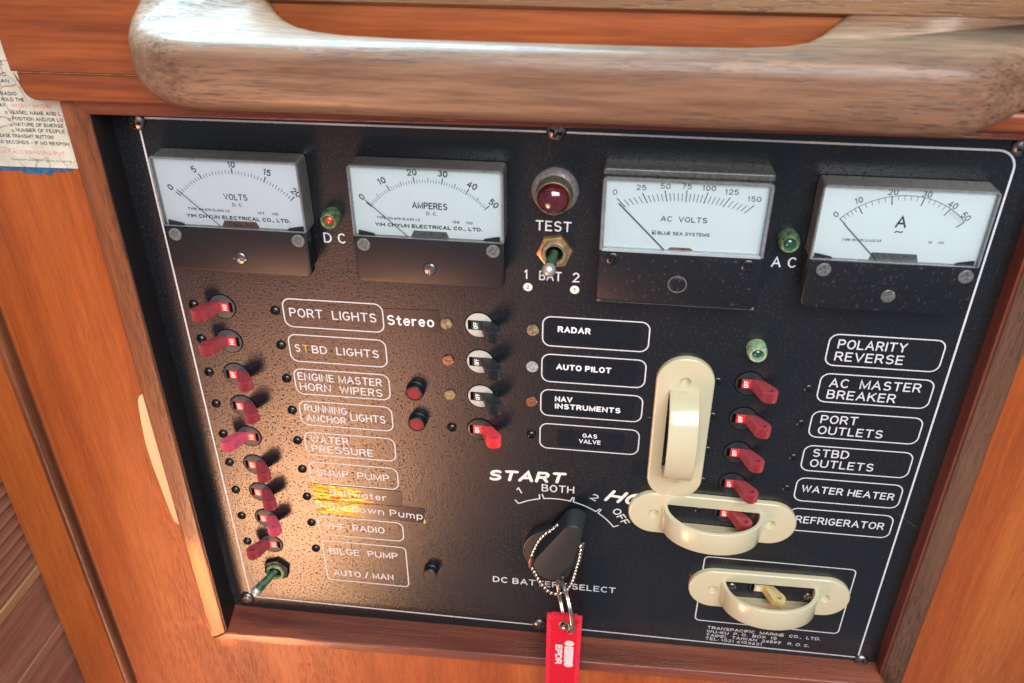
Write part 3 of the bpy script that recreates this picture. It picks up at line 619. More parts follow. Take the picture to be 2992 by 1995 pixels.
def flag_text(word, sign):
    # letters read upwards (turned a quarter) on the flag facing the viewer
    me = stroke_text(word, (-1.9, -0.05), (1.9, -0.05), 2.2, 0.40, 0.0, gap=0.28) if word == 'OFF' else stroke_text(word, (-1.6, -0.05), (1.6, -0.05), 2.2, 0.42, 0.0, gap=0.3)
    me.transform(Matrix.Rotation(-pi/2 if sign > 0 else pi/2, 4, 'Y'))
    me.transform(Matrix.Translation(V(-0.45 if sign > 0 else 0.45, 0, 0.88))); return me
FLT = {1: flag_text('OFF', 1), -1: flag_text('ON', -1)}
FLAG = {s: slab([(x*s, y) for x, y in ([(-3.5, -2.3), (0.6, -2.3), (0.6, 2.3), (-3.5, 2.3)] if s > 0 else [(0.6, -2.3), (-3.5, -2.3), (-3.5, 2.3), (0.6, 2.3)])], 0.3, 0.8, 0.1, 1) for s in (1, -1)}
for s in (1, -1):
    me = FLAG[s]; me.transform(Matrix.Translation(Vector((0, 0, 0))))
BZ = {}
def bezel_mesh():
    # round face with a slot across the middle through which the handle swings
    disc = slab(circle(6.45, 48), -0.6, 0.55, 0.2, 2)
    slot = slab(rrect(10.6, 5.3, 0.3, 2), -0.2, 3)
    return cut(disc, [slot])
BEZ = bezel_mesh(); GAP_SHADE = lathe([(6.95, 0.02), (6.95, 0.10), (6.3, 0.12)], 48); SLOT = slab(rrect(10.5, 5.2, 0.3, 2), 0.12, 0.16)
def breaker(name_, p, state, bez, lev, scr_l, scr_r, label, group, flag=None):
    s = 1 if state == 'OFF' else -1
    t = thing('circuit_breaker', label, 'circuit breaker', p, group)
    obj('surround', GAP_SHADE if bez not in BZ else GAP_SHADE, 'void', t)  # flat black disc; the gap's shade round the face is its colour
    key = ('b', bez)
    if key not in BZ:
        me = BEZ.copy(); me.materials.clear(); BZ[key] = me
    obj('face', BZ[key], bez, t)
    key = ('l', lev, s)
    if key not in BZ: BZ[key] = LEV[s].copy(); BZ[key].materials.clear()
    h = obj('handle', BZ[key], lev, t)
    if flag:
        key = ('f', flag, s)
        if key not in BZ: BZ[key] = FLAG[s].copy(); BZ[key].materials.clear()
        obj('flag', BZ[key], flag, h)
    obj('flag_lettering', FLT[s], 'print_white', h)
    for q in (scr_l, scr_r):
        if q: x, y, r, hg, mt, kind, ang = q; screw(t, (x-p[0], y-p[1], 0), r, hg, mt, kind, ang, flat=(kind == 'slot'), name='mounting_screw')
    return t
FLT[1].materials.clear()
names = ['PORT LIGHTS', 'STBD LIGHTS', 'ENGINE MASTER HORN WIPERS', 'RUNNING ANCHOR LIGHTS', 'WATER PRESSURE', 'SUMP PUMP', 'Saltwater Washdown Pump', 'VHF RADIO', 'BILGE PUMP']
states = ['ON', 'ON', 'OFF', 'OFF', 'ON', 'OFF', 'OFF', 'OFF', 'ON']
vs = [-92.4, -112.0, -131.9, -151.8, -171.8, -191.4, -211.2, -230.8, -251.0]
for i, (nm, st, vv) in enumerate(zip(names, states, vs)):
    breaker('b', (21.0, vv+.3, 0), st, 'bezel', 'lever_lit' if i in (4, 7) else 'lever_red', (6.3, vv+.3, 2.45, 1.7, 'steel_dark', 'cross', random.uniform(0, 1.5)), (47.5, vv-.2, 2.45, 1.7, 'steel_dark', 'cross', random.uniform(0, 1.5)),
            '%s red breaker lever thrown %s in the %s row' % ('pinkish, brightly lit' if i in (4, 7) else 'dark', 'left to ON' if st == 'ON' else 'right to OFF', nm), 'breakers in the left column', 'flag_red')
mn = ['RADAR', 'AUTO PILOT', 'NAV INSTRUMENTS', 'GAS VALVE']
sc_l = ['brass', 'copper', 'brass', 'steel_dark']; sc_r = ['brass', 'zinc_pale', 'copper', 'steel_dark']; angs = [(-1.15, -1.0), (-.05, .3), (.4, .2), (1.0, .8)]
for i, vv in enumerate([-93.7, -114.2, -134.7, -155.3]):
    w3 = i < 3
    breaker('b', (147.0 if w3 else 146.2, vv+.3, 0), 'OFF', 'bezel_white' if w3 else 'bezel_black', 'lever_black' if w3 else 'lever_bright',
            (131.4, vv, 2.85 if w3 else 2.5, 1.0 if w3 else 1.8, sc_l[i], 'slot' if w3 else 'cross', angs[i][0]), (172.4-.1*i, vv-.5, 2.95 if w3 else 2.5, 1.0 if w3 else 1.8, sc_r[i], 'slot' if w3 else 'cross', angs[i][1]),
            ('black breaker lever on a white face left of the %s label' if w3 else 'bright red breaker lever on a black face left of the %s label') % mn[i], 'breakers in the middle column', None if w3 else 'lever_bright')
rn = ['AC MASTER BREAKER', 'PORT OUTLETS', 'STBD OUTLETS', 'WATER HEATER', 'REFRIGERATOR']
for i, vv in enumerate([-116.1, -136.4, -157.2, -177.2, -197.2]):
    breaker('b', (274.4, vv, 0), 'OFF', 'bezel_black', 'lever_red', (259.9, vv, 2.3, 1.0, 'steel_dark', 'cross', random.uniform(0, 1.5)), (301.3, vv-.6, 2.3, 1.0, 'steel_dark', 'cross', random.uniform(0, 1.5)),
            'dusty red breaker lever on a black face left of %s' % rn[i] + (', behind the cream guard' if i == 4 else ''), 'breakers in the right column', 'flag_red')
t = breaker('b', (299.2, -249.5, 0), 'OFF', 'bezel_black', 'cream_old', (283.6, -250.2, 2.5, 1.5, 'steel', 'dome', 0), (324.6, -252.8, 2.9, 1.7, 'steel', 'dome', 0),
            'yellowed cream breaker lever inside the lowest cream guard', 'x', 'cream_old'); del t['group']

# finger guards ---------------------------------------------------------
def guard_mesh():
    # stadium plate with a window, countersunk at both ends
    plate = slab(rrect(85.5, 27.2, 13.55, 16), 0, 3.0, 1.1, 4)
    win = slab(rrect(47, 14.2, 0.8, 2), -1, 5)
    cuts = [win]
    for sx in (-1, 1):
        cuts.append(lathe([(1.5, 0.6), (1.5, 1.2), (3.3, 3.6), (3.3, 5)], 24, angle=80).copy())
        cuts[-1].transform(Matrix.Translation(V(29.6*sx, 0, 0)))
    return cut(plate, cuts)
def guard_bow():
    # strap bridging the window: outer and inner ellipse, rounded edges
    N = 40; H = 6.9; pin = []; pout = []
    for k in range(N+1):
        a = pi*k/N; pout.append((25.6*cos(a), 1.2+20.5*abs(sin(a))**0.86)); pin.append((23.3*cos(a), 1.2+18.2*abs(sin(a))**0.86))
    ring = pout+pin[::-1]
    if sum(ring[i-1][0]*ring[i][1]-ring[i][0]*ring[i-1][1] for i in range(len(ring))) < 0: ring.reverse()
    n = len(ring); R = []
    for d, z in ((0.45, -H), (0.12, -H+.15), (0, -H+.5), (0, H-.5), (0.12, H-.15), (0.45, H)):
        q = offset(ring, d); R.append([(x, z, y) for x, y in q])
    v, f = loft(R, (False, False))
    for base, flip in ((0, False), ((len(R)-1)*n, True)):
        h = n//2
        for i in range(h-1):
            q = (base+i, base+i+1, base+n-2-i, base+n-1-i); f.append(q if flip else q[::-1])
    return smooth_by_angle(mesh_from('bow', v, f), 50)
GP = guard_mesh(); GB = guard_bow()
def guard(p, rot, label):
    t = thing('switch_guard', label, 'switch guard', p, 'cream plastic switch guards', rot)
    obj('plate', GP, 'cream', t); obj('bow', GB, 'cream', t); return t
guard((245.0, -145.6, 0.15), radians(90.4), 'upright cream plastic switch guard left of the right column of breakers')
guard((266.6, -199.6, 0.35), radians(-1.0), 'level cream plastic switch guard over the REFRIGERATOR breaker')
guard((303.0, -250.6, 0.15), radians(1.0), 'lowest cream plastic switch guard, inside the outlined box above the maker address')

# stickers -------------------------------------------------------------
def sticker(label, pts, texts, group='label tapes on the panel', w=0.12, mat='tape', tm='print_white', th=0.12):
    if sum(pts[i-1][0]*pts[i][1]-pts[i][0]*pts[i-1][1] for i in range(len(pts))) < 0: pts = pts[::-1]
    t = thing('label_tape', label, 'label tape', (0, 0, 0), group)
    obj('tape', slab(pts, w, w+th, 0), mat, t)
    for tx, a, b, h, bold in texts: obj('lettering', stroke_text(tx, a, b, h, bold, w+th+0.04, gap=.26+bold/h*.55), tm, t)
    return t
sticker('black tape reading Stereo beside the PORT LIGHTS frame', [(101.4, -87.6), (127.8, -86.9), (128.4, -98.7), (101.2, -99.1)], [('Stereo', (102.7, -96.4), (125.6, -96.2), 5.5, 0.85)])
def rr(u0, u1, v0, v1, r=1.6): return [(x+(u0+u1)/2, y+(v0+v1)/2) for x, y in rrect(u1-u0, v1-v0, r, 4)]
sticker('black tape reading RADAR inside the top middle frame', rr(178.2, 221.8, -101.0, -87.4), [('RADAR', (184.0, -94.5), (199.3, -94.6), 3.3, 0.74)])
sticker('black tape reading AUTO PILOT inside its frame', rr(178.2, 221.6, -121.8, -108.2), [('AUTO PILOT', (183.8, -115.4), (210.0, -115.6), 3.3, 0.74)])
sticker('black tape reading NAV INSTRUMENTS inside its frame', rr(177.8, 222.0, -142.0, -128.5), [('NAV', (183.6, -134.2), (192.2, -134.2), 3.2, 0.72), ('INSTRUMENTS', (183.7, -138.5), (215.8, -138.6), 3.2, 0.72)])
sticker('small black tape reading GAS VALVE inside the lowest middle frame', rr(185.4, 218.9, -161.7, -151.6, .4), [('GAS', (197.9, -155.2), (205.3, -155.3), 2.6, 0.46), ('VALVE', (196.3, -158.9), (207.2, -158.9), 2.6, 0.46)])
t = sticker('upper black tape reading Saltwater with warm gold glare coloured onto its left part', [(66, -201.6), (101.7, -201.7), (101.6, -212.4), (66, -212.7)], [('Saltwater', (60.8, -208.7), (93.0, -209.5), 4.6, 0.62)], w=0.12, tm='engrave')
obj('glare_patch', slab([(49.7, -201.3), (60, -201.6), (74, -202.1), (80, -205.2), (79, -209.2), (86, -211.2), (80, -212.2), (50.6, -212.6), (52.2, -208)][::-1], 0.24, 0.27, 0), 'tape_glare', t)  # reflected warm light laid on as a gold sheet
t = sticker('lower black tape reading Washdown Pump with warm gold glare coloured onto its left part', [(66, -213.0), (113.8, -212.8), (113.2, -223.4), (66, -223.2)], [('Washdown Pump', (52.4, -218.8), (112.6, -221.0), 4.8, 0.62)], w=0.12, tm='engrave')
obj('glare_patch', slab([(51.4, -212.9), (84, -213.4), (76, -215.6), (79, -218), (73, -220.6), (80, -223.4), (51, -223.0), (54, -218)][::-1], 0.24, 0.27, 0), 'tape_glare', t)
obj('curled_corner', slab([(113.0, -223.6), (114.1, -223.0), (113.9, -220.6), (113.2, -220.9)], 0.24, 0.5, 0), 'tape_glare', t)
sticker('blank dark blue tape scrap left of the upright cream guard', [(223.7, -167.8), (233.5, -167.6), (233.8, -176.8), (224.2, -177.0)], [])
for (x, y), tx, side in (((169.9, -71.7), '2', 'left'), ((191.1, -71.7), '1', 'right')):
    t = thing('number_dot', 'small round white paper dot marked %s under the %s side of the BAT lettering' % (tx, side), 'sticker', (x, y, 0.05), 'white number dots')
    obj('paper', slab(circle(2.1, 24), 0, 0.15), 'dot', t)
    obj('numeral', stroke_text(tx, (-.55, -.8), (.55, -.8), 1.7, 0.26, 0.2), 'print_black', t)

# meters ---------------------------------------------------------------
def meter(label, uc, wd_, v0, v1, dv0, depth, style):
    """uc centre, wd_ width, v0..v1 body, dv0 = lower edge of the window"""
    t = thing('panel_meter', label, 'panel meter', (0, 0, 0), 'dial meters along the top of the panel')
    u0, u1 = uc-wd_/2, uc+wd_/2; blue = style == 'blue'
    top = v1
    obj('case', slab([(x+uc, y+(v0+top)/2) for x, y in rrect(wd_-(0.4 if blue else 2.6), top-v0-(0.2 if blue else 2.4), 2.2, 5)], 0, depth-4.2, 0.4, 2), 'black', t)
    # lower cover
    obj('lower_cover', slab([(x+uc, y+(v0+dv0)/2) for x, y in [(-wd_/2+2, -(dv0-v0)/2), (wd_/2-2, -(dv0-v0)/2)]+[(wd_/2, -(dv0-v0)/2+2), (wd_/2, (dv0-v0)/2), (-wd_/2, (dv0-v0)/2), (-wd_/2, -(dv0-v0)/2+2)]], depth-4.2, depth, 0.5, 3), 'black_speckled' if uc > 200 else 'black', t)
    # clear plastic hood round the dial: walls, lip and pane
    wt = 0.9 if not blue else 1.6
    ot = v1 if not blue else v1-3.3
    o_ = [(x+uc, y+(dv0+ot)/2) for x, y in rrect(wd_, ot-dv0, 2.0, 4)]; i_ = [(x+uc, y+(dv0+ot)/2) for x, y in rrect(wd_-2*wt, ot-dv0-2*wt, 0.6, 4)]
    i_ = [(x, y if y > dv0+3 else dv0+0.1) for x, y in i_]; o_ = [(x, y if y > dv0+3 else dv0) for x, y in o_]
    for nm, mt, z0, z1, oi, ii in (('hood_wall', 'acrylic' if not blue else 'acrylic_dark', 0.8, depth-0.35, o_, i_), ('hood_lip', 'acrylic_edge', depth-0.35, depth+0.05, offset(o_, .25), offset(i_, -.1))):
        R = [[(x, y, z0) for x, y in oi], [(x, y, z1) for x, y in oi], [(x, y, z1) for x, y in ii], [(x, y, z0) for x, y in ii]]
        v, f = loft(R, (False, False)); obj(nm, smooth_by_angle(mesh_from(nm, v, f), 30), mt, t)
    if blue:
        obj('top_flange', slab([(x+uc, y+(v1+ot)/2) for x, y in rrect(wd_, v1-ot+.1, 1.2, 4)], 0, depth-1.2, 1.0, 4), 'acrylic_dark', t)
        obj('lower_lip', box(u0+1.2, u1-1.2, dv0-0.1, dv0+0.9, depth-3, depth+0.1), 'acrylic_pale', t)
    dz = depth-2.5
    d = obj('dial', box(u0+wt*.6, u1-wt*.6, dv0-0.5, ot-wt*.6, dz-0.5, dz), 'dial' if style != 'warm' else 'dial_warm', t)
    obj('pane', box(u0+wt, u1-wt, dv0, ot-wt, depth-0.9, depth-0.5), 'glass', t)
    return t, d, dz
def ticks(parent, cu, cv, items, z, wdt, mat='print_black', aspect=1.0, arcline=None):
    v = []; f = []
    for a, r0, r1, wf in items:
        p = [(cu+r*sin(radians(a)), cv+r*cos(radians(a))*aspect) for r in (r0, r1)]
        vv, ff = ribbon(p, wdt*wf, z, ends=False); n0 = len(v); v += vv; f += [tuple(i+n0 for i in q) for q in ff]
    obj('scale_marks', mesh_from('scale_marks', v, f), mat, parent)
    if arcline:
        r, a0, a1 = arcline; v, f = ribbon([(cu+r*sin(radians(a0+(a1-a0)*k/24)), cv+r*cos(radians(a0+(a1-a0)*k/24))*aspect) for k in range(25)], wdt, z+.02, ends=False); obj('scale_arc', mesh_from('scale_arc', v, f), mat, parent)
def numeral(parent, tx, cu, cv, h, sw, z, ang=0.0, sx=1.0, mat='print_black'):
    w_ = sum(G[c][0] for c in tx)+.24*(len(tx)-1); L_ = (w_*h*0.9)*sx+sw; a = radians(-ang); ex = Vector((cos(a), sin(a))); ey = Vector((-ex.y, ex.x)); c0 = Vector((cu, cv))-ey*h/2
    obj('numeral', stroke_text(tx, tuple(c0-ex*L_/2), tuple(c0+ex*L_/2), h, sw, z), mat, parent)
def circ3(p0, p1, p2):
    (x0, y0), (x1, y1), (x2, y2) = p0, p1, p2; a = 2*(x1-x0); b = 2*(y1-y0); c = x1*x1-x0*x0+y1*y1-y0*y0; d = 2*(x2-x1); e = 2*(y2-y1); f_ = x2*x2-x1*x1+y2*y2-y1*y1
    det = a*e-b*d; x = (c*e-b*f_)/det; y = (a*f_-c*d)/det; return x, y, math.hypot(x0-x, y0-y)
def angof(c, p): return math.degrees(math.atan2(p[0]-c[0], p[1]-c[1]))
def interp_angles(c, pts, vals, val):
    A = [angof(c, p) for p in pts]
    for k in range(len(vals)-1):
        if vals[k] <= val <= vals[k+1]: return A[k]+(A[k+1]-A[k])*(val-vals[k])/(vals[k+1]-vals[k])
def needle(t, a, b, z, wd=0.35): v, f = ribbon([a, b], wd, z, ends=False); m = slab([(p[0], p[1]) for p in v], z, z+.25) if False else mesh_from('needle', v, f); obj('needle', m, 'print_black', t)
def yih(t, d, dz, uo, word, wu0, wu1, wv, sub, lab, u_type, num, glob=True):
    pass
def hub(t, pts, z, mat='acrylic_dark'):
    if sum(pts[i-1][0]*pts[i][1]-pts[i][0]*pts[i-1][1] for i in range(len(pts))) < 0: pts = pts[::-1]
    obj('pivot_opening', slab(pts, z-0.1, z+0.04), mat, t)
def corner(t, u, v, sx, z):
    pts = [(u, v-.3), (u+sx*8, v-.3), (u+sx*6.5, v+.9), (u+sx*1.5, v+1.9), (u, v+2.1)]
    if sx < 0: pts = pts[::-1]
    obj('corner_fillet', slab(pts, z, z+.5), 'black', t)

# DC volts
t, d, z = meter('DC VOLTS meter at the far left of the row, scale 0 to 20', 40.3, 66.2, -67.0, -12.9, -45.0, 11.5, 'warm'); z += .03
P_ = [(16.4, -30.6), (28.1, -21.9), (42.9, -19.0), (57.0, -22.2), (68.2, -30.4)]; c = circ3(P_[0], P_[2], P_[4])
it = []
for k in range(41):
    a = interp_angles(c, P_, [0, 5, 10, 15, 20], k*.5); big = k % 10 == 0; it.append((a, c[2]-1.3, c[2]+(1.5 if big else .15 + (.35 if k % 2 == 0 else 0)), 1.5 if big else 0.8))
ticks(d, c[0], c[1], it, z, 0.32)
for tx, (x, y), an in (('0', (13.2, -27.6), -40), ('5', (25.7, -18.9), -24), ('10', (43.2, -15.9), 2), ('15', (58.7, -18.8), 16), ('20', (70.2, -27.4), 40)): numeral(d, tx, x, y, 2.9, .50, z, an)
obj('lettering', stroke_text('VOLTS', (37.0, -32.3), (47.8, -32.3), 2.9, .40, z), 'print_black', d)
obj('lettering', stroke_text('D. C.', (40.3, -35.2), (45.2, -35.2), 1.5, .28, z), 'print_black', d)
obj('lettering', stroke_text('TYPE YH-670 CLASS 1.5', (19.3, -37.9), (38.4, -38.2), 1.2, .24, z), 'print_black', d)
obj('lettering', stroke_text('197     NO', (51.3, -38.5), (60.8, -38.5), 1.2, .24, z), 'print_black', d)
obj('lettering', stroke_text('YIH CHYUN ELECTRICAL CO., LTD.', (18.0, -41.5), (65.8, -41.9), 1.8, .42, z), 'print_black', d)
hub(d, [(33.7, -45.1), (35.4, -42.1), (49.9, -42.2), (51.3, -45.1)], z+.1, 'copper')
needle(t, (16.3, -28.3), (33.3, -45), 9.6)
corner(t, 9.2, -44.9, 1, 9.6); corner(t, 71.6, -44.9, -1, 9.6)
for x, y in ((12.1, -49.0), (69.2, -49.0)): screw(t, (x, y, 11.5), 3.0, 0.7, 'zinc', 'cross', .5, flat=True)
screw(t, (40.6, -59.3, 11.5), 3.0, 1.0, 'steel', 'slot', -.1)
# DC amperes
t, d, z = meter('DC AMPERES meter second from the left, scale 0 to 50', 127.6, 66.2, -67.4, -12.9, -45.2, 11.5, 'cool'); z += .03
P_ = [(102.3, -31.4), (111.1, -23.2), (122.5, -19.4), (134.5, -19.5), (145.0, -23.5), (153.2, -30.3)]; c = circ3(P_[0], P_[2], P_[5])
it = []
for k in range(51):
    a = interp_angles(c, P_, [0, 10, 20, 30, 40, 50], k); big = k % 10 == 0; it.append((a, c[2]-1.4, c[2]+(1.6 if big else .9 if k % 5 == 0 else .1), 1.6 if big else 1.1 if k % 5 == 0 else 0.8))
ticks(d, c[0], c[1], it, z, 0.26)
for tx, (x, y), an in (('0', (99.3, -27.9), -42), ('10', (108.6, -20.2), -24), ('20', (121.8, -15.9), -6), ('30', (134.9, -16.0), 7), ('40', (147.2, -20.6), 24), ('50', (156.2, -28.2), 38)): numeral(d, tx, x, y, 2.9, .50, z, an)
obj('lettering', stroke_text('AMPERES', (121.0, -32.0), (136.3, -32.2), 3.0, .50, z), 'print_black', d)
obj('lettering', stroke_text('D. C.', (127.0, -34.9), (131.8, -34.9), 1.5, .28, z), 'print_black', d)
obj('lettering', stroke_text('TYPE YH-670 CLASS 1.5', (105.0, -37.6), (124.0, -37.9), 1.2, .24, z), 'print_black', d)
obj('lettering', stroke_text('198     NO', (138.2, -38.1), (147.0, -38.2), 1.2, .24, z), 'print_black', d)
obj('lettering', stroke_text('YIH CHYUN ELECTRICAL CO., LTD.', (104.0, -41.1), (151.2, -41.3), 1.7, .42, z), 'print_black', d)
hub(d, [(119.6, -45.3), (121.1, -42.3), (135.4, -42.4), (136.6, -45.3)], z+.1)
needle(t, (100.7, -29.0), (118.2, -45), 9.6)
corner(t, 96.6, -45.1, 1, 9.6); corner(t, 158.8, -45.1, -1, 9.6)
for x, y in ((98.9, -49.0), (156.0, -49.0)): screw(t, (x, y, 11.5), 3.0, 0.7, 'zinc', 'cross', .4, flat=True)
screw(t, (127.6, -59.4, 11.5), 3.0, 1.0, 'steel', 'slot', 1.57)
# AC volts
t, d, z = meter('AC VOLTS meter third from the left with clear framed window and speckled black base', 235.2, 67.8, -70.4, -9.8, -46.0, 11.5, 'blue'); z += .03
P_ = [(209.3, -25.2), (218.7, -22.6), (227.1, -21.5), (235.2, -21.1), (243.0, -21.4), (251.4, -22.9), (260.7, -25.4)]; c = circ3(P_[0], P_[3], P_[6])
it = []
for k in range(31):
    a = interp_angles(c, P_, [0, 25, 50, 75, 100, 125, 150], k*5); x = (k-15)/15; sl = x*8
    x0 = c[0]+c[2]*sin(radians(a)); y0 = c[1]+c[2]*cos(radians(a)); big = k % 5 == 0; it.append((x0, y0, x*44, big))
v = []; f = []
for x0, y0, an, big in it:
    L0, L1 = (2.4, 2.6) if big else (2.1, 1.3); dx, dy = sin(radians(an)), cos(radians(an)); vv, ff = ribbon([(x0-dx*L0, y0-dy*L0), (x0+dx*L1, y0+dy*L1)], .38 if big else .28, z, ends=False); n0 = len(v); v += vv; f += [tuple(i+n0 for i in q) for q in ff]
obj('scale_marks', mesh_from('scale_marks', v, f), 'print_black', d)
for tx, (x, y) in (('0', (206.4, -20.6)), ('25', (216.9, -18.1)), ('50', (226.5, -17.1)), ('75', (235.0, -16.8)), ('100', (243.9, -17.1)), ('125', (253.0, -18.3)), ('150', (262.2, -20.9))): numeral(d, tx, x, y, 2.3, .32, z, 0, 1.25)
obj('lettering', stroke_text('AC  VOLTS', (225.8, -32.4), (244.7, -32.4), 2.4, .36, z), 'print_black', d)
obj('lettering', stroke_text('BLUE SEA SYSTEMS', (225.1, -38.5), (246.4, -38.4), 1.55, 0.30, z), 'print_black', d)
obj('maker_mark', closed_ribbon([(222.9, -38.4), (224.3, -38.4), (224.3, -36.9), (222.9, -36.9)], .22, z), 'print_black', d)
obj('maker_mark', mesh_from('mm', [(222.9, -38.4, z+.02), (223.7, -38.4, z+.02), (223.7, -37.5, z+.02), (222.9, -37.5, z+.02)], [(0, 1, 2, 3)]), 'print_black', d)
hub(d, [(228.5, -46.1), (231, -44.0), (239, -44.0), (242, -46.1)], z+.1, 'copper')
needle(t, (208.3, -25.2), (228.6, -45.4), 9.6, .5)
for x, y in ((207.1, -49.6), (263.3, -49.6)): screw(t, (x, y, 11.5), 2.9, 0.9, 'steel_dark', 'cross', .6)
obj('adjuster_ring', lathe([(4.1, 11.4), (4.1, 11.9), (3.5, 11.9), (3.5, 11.4)], 40), 'acrylic_dark', t).location = V(235.2, -60.0, 0)
screw(t, (235.2, -60.0, 11.4), 3.2, 0.6, 'black', 'slot', 1.5, flat=True)
obj('base_lip', box(201.4, 269.0, -71.4, -70.2, 2, 10.2, 0.4), 'acrylic_dark', t)
# AC amps
t, d, z = meter('AC ammeter at the far right marked A, scale 0 to 50', 320.6, 66.4, -67.4, -12.6, -45.0, 11.5, 'cool'); z += .03
P_ = [(296.6, -27.6), (302.9, -22.2), (314.5, -17.2), (326.7, -17.6), (337.3, -21.6), (344.1, -26.5)]; c = circ3(P_[0], P_[2], P_[5])
it = []
for k in range(51):
    if k < 10 and k % 2: continue
    if 10 < k < 40 and k % 2: continue
    a = interp_angles(c, P_, [0, 10, 20, 30, 40, 50], k); big = k % 10 == 0; it.append((a, c[2]-(3.6 if big else 2.0), c[2], 1.7 if big else 0.8 if k < 40 else 0.42))
ticks(d, c[0], c[1], it, z, 0.24, arcline=(c[2], angof(c, P_[0]), angof(c, P_[5])))
for tx, (x, y), an in (('0', (294.8, -25.8), -38), ('10', (302.4, -19.4), -22), ('20', (314.6, -15.3), -5), ('30', (327.4, -15.6), 7), ('40', (338.0, -19.6), 24), ('50', (344.0, -24.2), 36)): numeral(d, tx, x, y, 2.6, .36, z, an)
obj('lettering', stroke_text('A', (318.3, -30.3), (322.6, -30.3), 5.2, .75, z), 'print_black', d)
obj('lettering', stroke_text('~', (318.6, -33.6), (322.0, -33.6), 3.0, .50, z), 'print_black', d)
obj('lettering', stroke_text('TYPE YH-670 CLASS 2.5', (299.2, -37.2), (314.5, -36.9), 1.1, .2, z), 'print_black', d)
obj('lettering', stroke_text('19     NO', (332.6, -36.6), (338.6, -36.4), 1.1, .2, z), 'print_black', d)
hub(d, [(311.1, -45.1), (312.0, -41.6), (329.5, -41.6), (330.7, -45.1)], z+.1)
needle(t, (298.7, -29.6), (314.5, -45), 9.6)
corner(t, 289.4, -44.9, 1, 9.6); corner(t, 352, -44.9, -1, 9.6)
for x, y in ((293.8, -49.3), (349.6, -49.1)): screw(t, (x, y, 11.5), 3.0, 0.7, 'zinc', 'cross', .2, flat=True)
screw(t, (321.6, -59.9, 11.5), 2.9, 0.7, 'acrylic_dark', 'slot', .9, flat=True)

# lamps, buttons and toggle switches -------------------------------------
t = thing('test_lamp', 'large dark red indicator lamp with pitted chrome collar above the TEST lettering', 'indicator lamp', (181.2, -24.6, 0))
obj('washer', lathe([(10.2, 0), (10.2, 0.9), (9.8, 1.5), (7.4, 3.4)], 90, teeth=([0, 1], .25)), 'chrome_pitted', t)
obj('collar', lathe([(7.9, 2.6), (7.9, 5.6), (7.6, 6.0), (7.3, 9.4), (6.9, 9.7), (6.6, 9.2)], 64, teeth=([0, 1], .22)), 'brass', t)
obj('lens', lathe([(6.75, 8)]+[(6.75*cos(radians(a)), 9.2+4.8*sin(radians(a))) for a in range(0, 90, 9)]+[(.02, 14.0)], 40), 'ruby', t)
def led(p, label, base, lens, r=4.4, h=6.4):
    t = thing('indicator_light', label, 'indicator light', p, 'small corroded indicator lights')
    obj('housing', lathe([(r, 0), (r, h*.62), (r*.93, h*.86), (r*.80, h), (r*.62, h*.98), (r*.56, h*.72), (.02, h*.7)], 40, teeth=([0, 1], .12)), base, t)
    obj('lens', lathe([(r*.54, h*.6)]+[(r*.54*cos(radians(a)), h*.66+r*.46*sin(radians(a))) for a in range(0, 90, 12)]+[(.02, h*.66+r*.46)], 24), lens, t)
led((82.1, -41.4, 0), 'green corroded indicator light with orange red lens above the D C lettering', 'patina', 'lens_red', 4.3, 6.6)
led((279.7, -41.2, 0), 'green corroded indicator light with dark lens above the A C lettering', 'patina', 'lens_green', 4.5, 6.6)
led((274.6, -96.0, 0), 'pale green corroded indicator light above the AC MASTER breaker lever', 'patina_pale', 'lens_green', 4.5, 7.0)
for vv, pos_ in ((-132.9, 'upper'), (-152.0, 'lower')):
    t = thing('push_button', '%s of the two round red push buttons' % pos_, 'push button', (114.2, vv, 0), 'red push buttons')
    obj('collar', lathe([(4.8, 0), (4.8, .8), (4.5, 1.0), (4.5, 4.3), (4.1, 4.8), (3.6, 4.8), (3.45, 4.2)], 36), 'black', t)
    obj('button_cap', lathe([(3.4, 3), (3.4, 4.4), (3.2, 4.55), (.02, 4.6)], 32), 'red_button', t)
t = thing('push_button', 'small black push button right of the AUTO/MAN lettering', 'push button', (115.4, -258.6, 0))
obj('collar', lathe([(4.3, 0), (4.3, 1.6), (3.9, 2.0), (3.9, 4.8), (3.5, 5.2), (3.1, 5.2)], 36), 'black', t)
obj('button_cap', lathe([(3.1, 3), (3.1, 4.7), (.02, 4.8)], 32), 'steel_dark', t)
def toggle(p, tip, label, nutmat, rot, collar):
    t = thing('toggle_switch', label, 'toggle switch', p)
    hexo = [(8.1*cos(radians(60*k+rot)), 8.1*sin(radians(60*k+rot))) for k in range(6)]
    obj('nut', slab(hexo, 0, 2.4, 0.5, 2), nutmat, t)
    obj('bushing', lathe([(5.7, 2.3), (5.7, 3.6), (5.2, 4.1), (4.0, 4.1), (3.7, 3.2), (3.5, 2.0)], 40), collar, t)
    obj('bushing_opening', slab(circle(3.7, 30), 2.45, 2.6), 'void', t)
    P0 = Vector((0, 0, 1.8)); P1 = Vector(tip); N = 9
    pts = [tuple(P0.lerp(P1, k/N)) for k in range(N+1)]; rad = [1.9+0.75*(k/N) for k in range(N+1)]
    l = obj('lever', tube(pts, rad, 18), 'verdigris', t)
    obj('tip', sphere(3.15, 1.0, 22, 12), 'dull_tip', l, tuple(P1+(P1-P0).normalized()*0.7))
toggle((181.7, -52.8, 0), (-1.5, -4.0, 9.6), 'test toggle switch with green corroded lever and coppery hexagon nut', 'copper_nut', 8, 'brass')
toggle((21.4, -270.6, 0), (-9.2, -7.6, 11.6), 'bilge toggle switch with green corroded lever at the bottom left', 'steel_dark', 20, 'patina')

